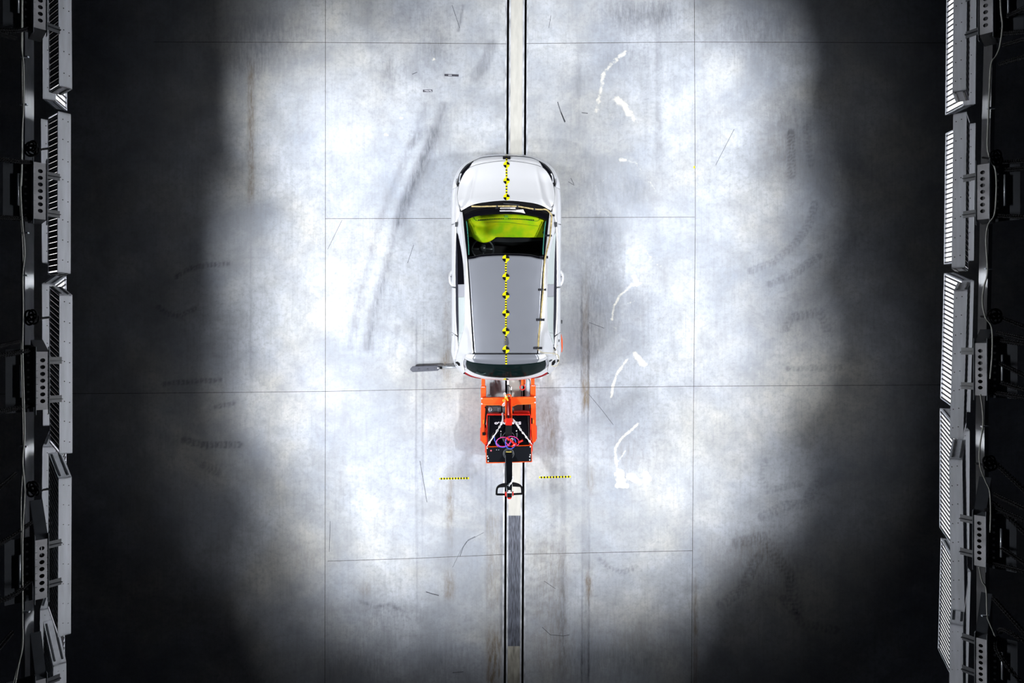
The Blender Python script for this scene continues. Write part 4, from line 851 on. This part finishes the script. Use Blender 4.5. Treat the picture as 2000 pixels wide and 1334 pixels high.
# ------------------------------------------------------------------ lamp banks hanging along both sides
def lamp(x0, y0, x1, y1, z, D, T, label, kind, side, group, idx=0):
    """one louvred lamp: narrow side plate from (x0,y0) to (x1,y1); D = depth of body, T = thickness towards the lit face"""
    O = P(x0, y0, z); Lv = P(x1, y1, z) - O; D = Vector(D); T = Vector(T)
    ctr = O + Lv / 2
    r = thing('lamp_bank', label, 'lamp', tuple(O + Lv / 2 + D / 2), group)
    Ln = Lv.normalized(); th = .012
    Tn = T.normalized(); Dn = D.normalized()
    b = MB(); b.para(O, Lv, T, Dn * th); b.para(O + D - Dn * th, Lv, T, Dn * th)
    b.para(O, Ln * th, T, D); b.para(O + Lv - Ln * th, Ln * th, T, D)
    b.build('housing', M_ALU, r)
    n = 27; b = MB(); c0 = .02; Lt = Lv.length - .04; st = Lt / n
    for k in range(n):
        b.para(O + Ln * (c0 + st * k) + T * .04 + Dn * .014, Ln * (st - SLIT), T * .06, D - Dn * .028)
    b.build('back_plate', M_FIN, r)
    b = MB()
    for k in range(n):
        b.para(O + Ln * (c0 + st * k - .004) + T * .0 + Ln * st * .5 + Dn * .014, Ln * .006, T * .04, D - Dn * .028)
    b.build('heat_sink_fins', M_FINT, r)
    b = MB(); b.para(O + Ln * .015 + Dn * .013 + T * .12, Lv - Ln * .03, D - Dn * .026, T * .73); b.build('light_tubes', M_GLOW, r)
    n = 27; b = MB()
    for k in range(n):
        b.para(O + Lv * ((k + .5) / n) + Dn * .012 + T * .90, Ln * .015, T * .10, D - Dn * .024)
    b.build('louvre', M_SLAT, r)
    b = MB(); nrm = -Dn
    for k in range(8):
        for u, off in ((.38, 0), (.78, .012)):
            p = O + Lv * ((k + .35) / 8) + Ln * off + T * u; b.cyl(p + nrm * .0005, p + nrm * .002, .005, 6)
    b.build('rivet_holes', M_DOT, r)
    for e, sg in ((O, -1), (O + Lv, 1)):
        b = MB(); 
        for k in range(2): b.para(e + Ln * sg * .001 + D * (.08) + T * (.12 + .6 * k), D * .84, T * .12, Ln * sg * .006)
        b.build('end_flange', M_FINT if False else M_DKGREY, r)
    # the lamp's own light, at the louvre mouth
    sg = 1 if side == 'left' else -1
    if kind == 'down': specs = LAMP_AIM[side][idx]
    else: specs = ((math.pi / 2, 0.0, SPREAD_SIDE / 2, None),)
    for th_, pi_, ha, pw in specs:
        ld = bpy.data.lights.new('lamp_light', 'AREA'); ld.shape = 'RECTANGLE'; ld.size = max(.16, min(Lv.length * .9, .10 / max(.01, abs(math.sin(pi_))))); ld.size_y = .14
        ld.energy = POWER_SIDE if pw is None else pw * LAMP_SCALE; ld.spread = 2 * ha; ld.color = (0.955, 0.975, 1.0)
        lo = bpy.data.objects.new('lamp_light', ld); COL.objects.link(lo); lo.parent = r
        ax = Vector((sg * math.sin(th_) * math.cos(pi_), math.sin(pi_), -math.cos(th_) * math.cos(pi_)))
        zax = -ax; xax = (Ln - zax * Ln.dot(zax)).normalized(); yax = zax.cross(xax)
        c = O + Lv / 2 + D / 2 + T * (1.05) + ax * .07 - origin_of(r)
        lo.matrix_local = Matrix.Translation(c) @ Matrix((xax, yax, zax)).transposed().to_4x4()
    return r
SLIT = .006
ordn = ('uppermost', 'second', 'third', 'fourth', 'lowest')
TA = (.063, 0, -.080); DA = (-.19, 0, -.15)
for k, (x0, y0, x1, y1, dy) in enumerate(((113, -172, 115.5, 168, 0), (113, 217, 112.5, 533, 0), (116, 575, 116, 888, .085), (114.5, 935, 113, 1245, .2), (104, 1301, 104, 1600, .33))):
    lamp(x0, y0, x1, y1, 6.0, (DA[0], dy, DA[2]), TA, ['louvred lamp bank cut by the top edge, front row on the left', 'second louvred lamp bank from the top, front row on the left', 'third louvred lamp bank from the top, front row on the left', 'fourth louvred lamp bank from the top, front row on the left', 'louvred lamp bank with vented end cap cut by the bottom edge on the left'][k], 'down', 'left', 'front row of lamp banks on the left', k)
TB = (.085, 0, -.065); DB = (-.075, 0, -.29)
for k, (x0, y0, x1, y1, dy) in enumerate(((83, -100, 83.5, 193, 0), (80, 232, 82, 513, 0), (82, 554, 84, 832, .11), (83, 873, 80, 1150, .25), (78, 1191, 79, 1470, .3))):
    lamp(x0, y0, x1, y1, 5.25, (DB[0], dy, DB[2]), TB, ['lower lamp bank behind the top left one, lit face glimpsed below it', 'lower lamp bank on the left behind the second front one', 'lower lamp bank on the left behind the third front one, bright wedge showing', 'lower lamp bank on the left behind the fourth front one', 'lower lamp bank with perforated cap at the bottom left'][k], 'side', 'left', 'rear row of lamp banks on the left')
TC = (-.078, 0, -.064); DC = (.195, 0, -.25)
for k, (x0, y0, x1, y1, dy) in enumerate(((1890, -120, 1886.6, 176, 0), (1888.3, 218, 1885, 523, 0), (1889.5, 566, 1881, 858, .09), (1879.5, 898, 1884, 1196, .14), (1881, 1223, 1880, 1520, .35))):
    lamp(x0, y0, x1, y1, 6.0, (DC[0], dy, DC[2]), TC, ['right-hand lamp bank cut by the top edge, plate facing up', 'right-hand lamp bank second from the top, beside a perforated bracket', 'right-hand lamp bank third from the top, slightly tilted', 'right-hand lamp bank fourth from the top', 'right-hand lamp bank with vented cap cut by the bottom edge'][k], 'down', 'right', 'front row of lamp banks on the right', k)
TD = (-.082, 0, -.055); DD = (0, 0, -.29)
for k, (x0, y0, x1, y1, dy) in enumerate(((1908, -90, 1905, 203, 0), (1905.5, 240, 1902, 509, 0), (1902.5, 548, 1895, 805, .11), (1894, 841, 1893, 1085, .19), (1896, 1117, 1890, 1345, .24))):
    lamp(x0, y0, x1, y1, 5.2, (DD[0], dy, DD[2]), TD, ['glowing striped lamp bank at the top right corner', 'glowing striped lamp bank second from the top on the right', 'glowing striped lamp bank third from the top on the right', 'glowing striped lamp bank fourth from the top on the right', 'glowing striped lamp bank lowest on the right'][k], 'side', 'right', 'glowing lower lamp banks on the right')

# ------------------------------------------------------------------ beams, perforated brackets, wires
def beam(pts, z, wpx, label):
    r = thing('steel_beam', label, 'beam', tuple(P(*pts[0], z)))
    b = MB(); sg = 1 if pts[0][0] < 1000 else -1; q = [P(x - sg * wpx / 2, y, z) for x, y in pts]
    T = Vector((sg * .028, 0, -.075)); D = Vector((-sg * .05, 0, -.02))
    for a, c in zip(q[:-1], q[1:]):
        b.hexa([a + D + T, a + T, c + T, c + D + T, a + D, a, c, c + D] if sg > 0 else [a + T, a + D + T, c + D + T, c + T, a, a + D, c + D, c])
    b.build('beam_body', M_BEAM, r, bevel=0)
    return r
beam([(57, 1400), (57, -60)], 5.9, 16.5, 'long galvanised steel beam running down the left side')
beam([(1917, 1400), (1917, 1120), (1915, 830), (1921, 560), (1927, 250), (1932, 60), (1934, -60)], 5.9, 15, 'long galvanised steel beam running down the right side')
def bracket(x0, y0, x1, y1, z, dep, side, label):
    """channel with seven round holes in its upper face, set on the beam; dep = vector of its depth"""
    sg = 1 if side == 'left' else -1
    xo, xi = (x0, x1) if side == 'left' else (x1, x0)          # outer and inner edge of the hole plate in the photo
    k = (x1 - x0) / 27.0 * .185
    U = Vector((sg * .38 * k, 0, -.35 * k)); A = P(xo, y0, z); Lh = A.y - P(xo, y1, z).y; V = Vector((0, -1, 0)); Nn = Vector((sg * .35, 0, .38)).normalized()
    dep = -Nn * .30 + Vector((0, dep[1], 0)); W_ = U.length; Un = U.normalized()
    r = thing('perforated_bracket', label, 'bracket', tuple(A + U / 2 + V * Lh / 2), 'perforated brackets on the side beams')
    at = lambda u, v, d=0.0: A + Un * u + V * v + Nn * d
    b = MB(); n = 7; m0 = .09 * Lh; step = (Lh - 2 * m0) / n; rad = .30 * step
    b.add([at(0, 0), at(W_, 0), at(W_, m0), at(0, m0)], [(0, 1, 2, 3)]); b.add([at(0, Lh - m0), at(W_, Lh - m0), at(W_, Lh), at(0, Lh)], [(0, 1, 2, 3)])
    for kk in range(n):
        vc = m0 + step * (kk + .5); N = 24; outer = []; inner = []
        for q in range(N):
            a = 2 * math.pi * q / N; cx, sy = math.cos(a), math.sin(a); hw, hh = W_ / 2, step / 2
            t = min(hw / abs(cx) if abs(cx) > 1e-6 else 1e9, hh / abs(sy) if abs(sy) > 1e-6 else 1e9)
            outer.append(at(W_ / 2 + cx * t, vc + sy * t)); inner.append(at(W_ / 2 + cx * rad * 1.05, vc + sy * rad))
        b.add(outer + inner, [(q, (q + 1) % N, N + (q + 1) % N, N + q) for q in range(N)])
    b.build('hole_plate', M_BRK, r)
    for u in (-.004, W_):
        b = MB(); b.para(at(u, -.04, .006), Un * .004, V * (Lh + .08), -Nn * .05); b.build('bracket_lip', M_STEEL, r)
    b = MB()
    for v in (0, Lh - .004): b.para(at(0, v, -.004), U, V * .004, dep)
    b.para(at(0, 0, -.004), V * Lh, Un * .004, dep); b.para(at(W_ - .004, 0, -.004), V * Lh, Un * .004, dep)
    b.build('bracket_side', M_DKGREY, r)
    for kk in range(8):
        b = MB(); p = at(-.05, Lh * (kk + .5) / 8, -.06); b.cyl(p, p + Nn * .015, .010, 8); b.build('bolt', M_BOLT, r)
    b = MB(); b.para(at(-.20, -.02, -.08), Un * .19, V * (Lh + .04), -Nn * .012); b.build('base_plate', M_DKGREY, r)
    b = MB(); p = at(-.10, Lh * .22, -.055); b.cyl(p, p + V * Lh * .56, .009, 8); b.build('tie_rod', M_STEEL, r, smooth=True)
    for v in (Lh * .16, Lh * .84):
        b = MB(); b.para(at(W_, v, -.06), Vector((sg * .065, 0, -.10)), V * .004, -Nn * .03); b.para(at(W_, v - .03, -.09), Vector((sg * .06, 0, -.10)), V * .06, -Nn * .004); b.build('lamp_arm', M_DKGREY, r)
    return r
Lb = [(66, -58, 92, 53, -.0), (66, 316, 92, 427, 0), (71, 687, 96, 801, .1), (69, 1056, 95, 1172, .28), (70, 1330, 92, 1440, .3)]
Ll = ['perforated bracket cut by the top edge on the left beam', 'upper perforated bracket on the left beam beside a row of bolts', 'middle perforated bracket on the left beam', 'lower perforated bracket on the left beam', 'perforated bracket at the bottom edge on the left beam']
for q, l in zip(Lb, Ll): bracket(q[0], q[1], q[2], q[3], 6.3, (-.22, q[4], -.26), 'left', l)
Rb = [(1911, -48, 1939, 62, 0), (1906, 319, 1932, 427, 0), (1902, 670, 1927, 773, .12), (1900, 1009, 1925, 1108, .28), (1904, 1250, 1927, 1345, .3)]
Rl = ['perforated bracket cut by the top edge on the right beam', 'upper perforated bracket on the right beam', 'middle perforated bracket on the right beam', 'lower perforated bracket on the right beam', 'perforated bracket at the bottom edge on the right beam']
for q, l in zip(Rb, Rl): bracket(q[0], q[1], q[2], q[3], 6.3, (.10, q[4], -.26), 'right', l)

def wire(name, pts, z, r, m_, label, cat, group=None, n=80):
    b = MB(); b.tube([P(p[0], p[1], p[2] if len(p) > 2 else z) for p in pts], r, 6, smooth=n); return tag(b.build(name, m_, smooth=True), label, cat, group)
wire('power_cable', [(43, -40), (42, 60), (42, 95), (46, 130), (46, 200), (43, 260), (42, 330), (40, 370), (43, 430), (47, 470), (48, 500), (44, 540), (45, 600), (44, 680), (46, 760), (48, 850), (44, 900), (48, 960), (44, 1050), (44, 1200), (44, 1260), (36, 1300), (28, 1345)], 6.45, .007, M_WIRE, 'pale grey power cable clipped along the left beam, brighter of the pair', 'cable', n=160)
wire('power_cable', [(44, -40), (44, 80), (43, 130), (44, 250), (42, 360), (38, 340), (39, 400), (44, 480), (45, 560), (43, 650), (41, 700), (44, 800), (45, 900), (41, 980), (42, 1100), (43, 1250), (32, 1310), (22, 1345)], 6.42, .005, M_WIRE, 'thin second power cable crossing behind the bright one on the left beam', 'cable', n=140)
wire('power_cable', [(1953, -40), (1955, 20), (1958, 50), (1953, 90), (1945, 110), (1936, 125), (1933, 170), (1930, 240), (1929, 290), (1936, 312), (1945, 335), (1946, 380), (1942, 420), (1930, 440), (1926, 470), (1929, 530), (1922, 560), (1919, 590), (1925, 620), (1937, 640), (1938, 690), (1934, 740)], 6.45, .007, M_WIRE, 'pale power cable looping down the upper half of the right beam', 'cable', n=160)
wire('power_cable', [(1915, 770), (1919, 800), (1920, 830), (1914, 870), (1913, 900), (1917, 920), (1925, 940), (1933, 960), (1935, 1000), (1934, 1040)], 6.45, .006, M_WIRE, 'pale power cable down the middle of the right beam', 'cable', n=80)
wire('power_cable', [(1912, 1108), (1918, 1135), (1926, 1150), (1928, 1200), (1932, 1215), (1944, 1243)], 6.45, .006, M_WIRE, 'pale power cable below the lower right bracket', 'cable', n=50)
for i, (x, y) in enumerate(((48, 111), (46, 204), (48, 455), (47, 538), (46, 872), (50, 1195), (1936, 211), (1931, 525), (1924, 833), (1925, 1203))):
    b = MB(); p = P(x, y, 6.44); b.box(p - Vector((.03, .006, .012)), p + Vector((.03, .006, .008))); b.build
    side = 'left' if x < 1000 else 'right'; k = i if x < 1000 else i - 6
    tag(b.build('cable_clip', M_STEEL), 'small metal cable clip on the %s beam, %s from the top' % (side, ('first', 'second', 'third', 'fourth', 'fifth', 'sixth')[k]), 'clip', 'cable clips on the %s beam' % side)
# dark hanging chains and leads running outwards
def dark(pts, z0, z1, r, label, name='hanging_chain', cat='chain', group='dark chains holding the lamp rigs'):
    n = len(pts); b = MB(); q = cr([P(p[0], p[1], z0 + (z1 - z0) * i / (n - 1)) for i, p in enumerate(pts)], 40)
    if name == 'hanging_chain':
        for i in range(0, 39):
            t = (q[i + 1] - q[i]); L_ = t.length
            t.normalize(); sd = t.cross(Z).normalized(); b.ring((q[i] + q[i + 1]) / 2, r * 2.2, r * .8, sd if i % 2 else sd.cross(t), 8, ell=max(1.3, L_ * .62 / (r * 2.2)), elldir=t)
    else: b.tube(q, r, 6)
    tag(b.build(name, M_RUBBER, smooth=True), label, cat, group)
LC = [([(60, 52), (30, 60), (-20, 58)], 'upper'), ([(30, 75), (-20, 60)], 'second'), ([(66, 318), (30, 315), (-20, 308)], 'third'), ([(62, 428), (20, 426), (-20, 424)], 'fourth'), ([(64, 683), (30, 690), (-20, 696)], 'fifth'),
      ([(66, 790), (20, 800), (-20, 808)], 'sixth'), ([(62, 1020), (20, 1050), (-20, 1072)], 'seventh'), ([(66, 1128), (30, 1160), (-20, 1182)], 'eighth'), ([(36, 668), (-20, 680)], 'ninth'), ([(30, 925), (-10, 960)], 'tenth'), ([(24, 1235), (-10, 1275)], 'eleventh')]
for i, (p, n_) in enumerate(LC): dark(p, 6.2, 7.0, .0075, 'dark chain running to the left frame edge, about %d percent down' % round(p[0][1] / 13.34))
RC = [[(1960, 35), (2020, 8)], [(1948, 66), (2030, 60)], [(1960, 88), (2030, 68)], [(1953, 125), (2030, 102)], [(1940, 318), (2030, 313)], [(1955, 333), (2030, 326)], [(1940, 421), (2030, 425)], [(1945, 617), (2030, 650)], [(1948, 650), (2030, 668)], [(1944, 664), (2030, 675)], [(1942, 704), (2030, 748)], [(1945, 745), (2030, 770)], [(1934, 766), (2030, 782)],
      [(1935, 896), (2030, 985)], [(1942, 966), (2030, 1008)], [(1938, 990), (2030, 1030)], [(1940, 980), (1990, 1030), (2030, 1070)], [(1945, 1063), (2030, 1120)], [(1930, 1098), (2030, 1124)], [(1940, 1168), (2030, 1270)], [(1950, 1245), (1948, 1270), (1975, 1310), (2030, 1370)], [(1950, 1235), (1965, 1232), (2030, 1270)]]
for i, p in enumerate(RC): dark(p, 6.2, 7.0, .0075, 'dark chain running to the right frame edge, about %d percent down' % round(p[0][1] / 13.34))
for i, (x, y, s) in enumerate(((61, 290, 'left'), (61, 620, 'left'), (64, 955, 'left'), (1945, 308, 'right'), (1942, 618, 'right'), (1932, 905, 'right'))):
    b = MB()
    for a, c in ((-6, -4), (5, -5), (-3, 5), (7, 3)): b.ring(P(x + a * .6, y + c, 6.5), .04, .008, (random.uniform(-.3, .3), random.uniform(-.3, .3), 1), 16)
    b.tube([P(x, y + 4, 6.45), P(x + (9 if s == 'left' else -5), y + 8, 6.4), P(x + (20 if s == 'left' else -14), y + 2, 6.2), P(x + (34 if s == 'left' else -26), y, 6.1)], .009, 6, smooth=16)
    tag(b.build('coiled_lead', M_RUBBER, smooth=True), 'bunch of coiled black lead on the %s beam, %s one down' % (s, ('upper', 'middle', 'lower')[i % 3]), 'cable', 'coiled leads on the beams')
for i, (x, y, s) in enumerate(((54, 50, 'left'), (60, 320, 'left'), (60, 424, 'left'), (60, 680, 'left'), (58, 792, 'left'), (58, 1130, 'left'), (1944, 68, 'right'), (1940, 315, 'right'), (1936, 420, 'right'), (1940, 662, 'right'), (1932, 765, 'right'), (1930, 997, 'right'), (1932, 1095, 'right'))):
    b = MB(); p = P(x + (-5 if s == 'left' else 4), y, 6.28); b.tube([p + Vector((-.05, 0, 0)), p + Vector((-.02, 0, 0)), p + Vector((.03, 0, 0)), p + Vector((.06, 0, 0))], [.012, .026, .026, .014] if s == 'right' else [.014, .026, .026, .012], 10)
    tag(b.build('hook_block', M_RUBBER, smooth=True), 'black chain block on the %s beam, about %d percent down the frame' % (s, round(y / 13.34)), 'block', 'black chain blocks on the beams')
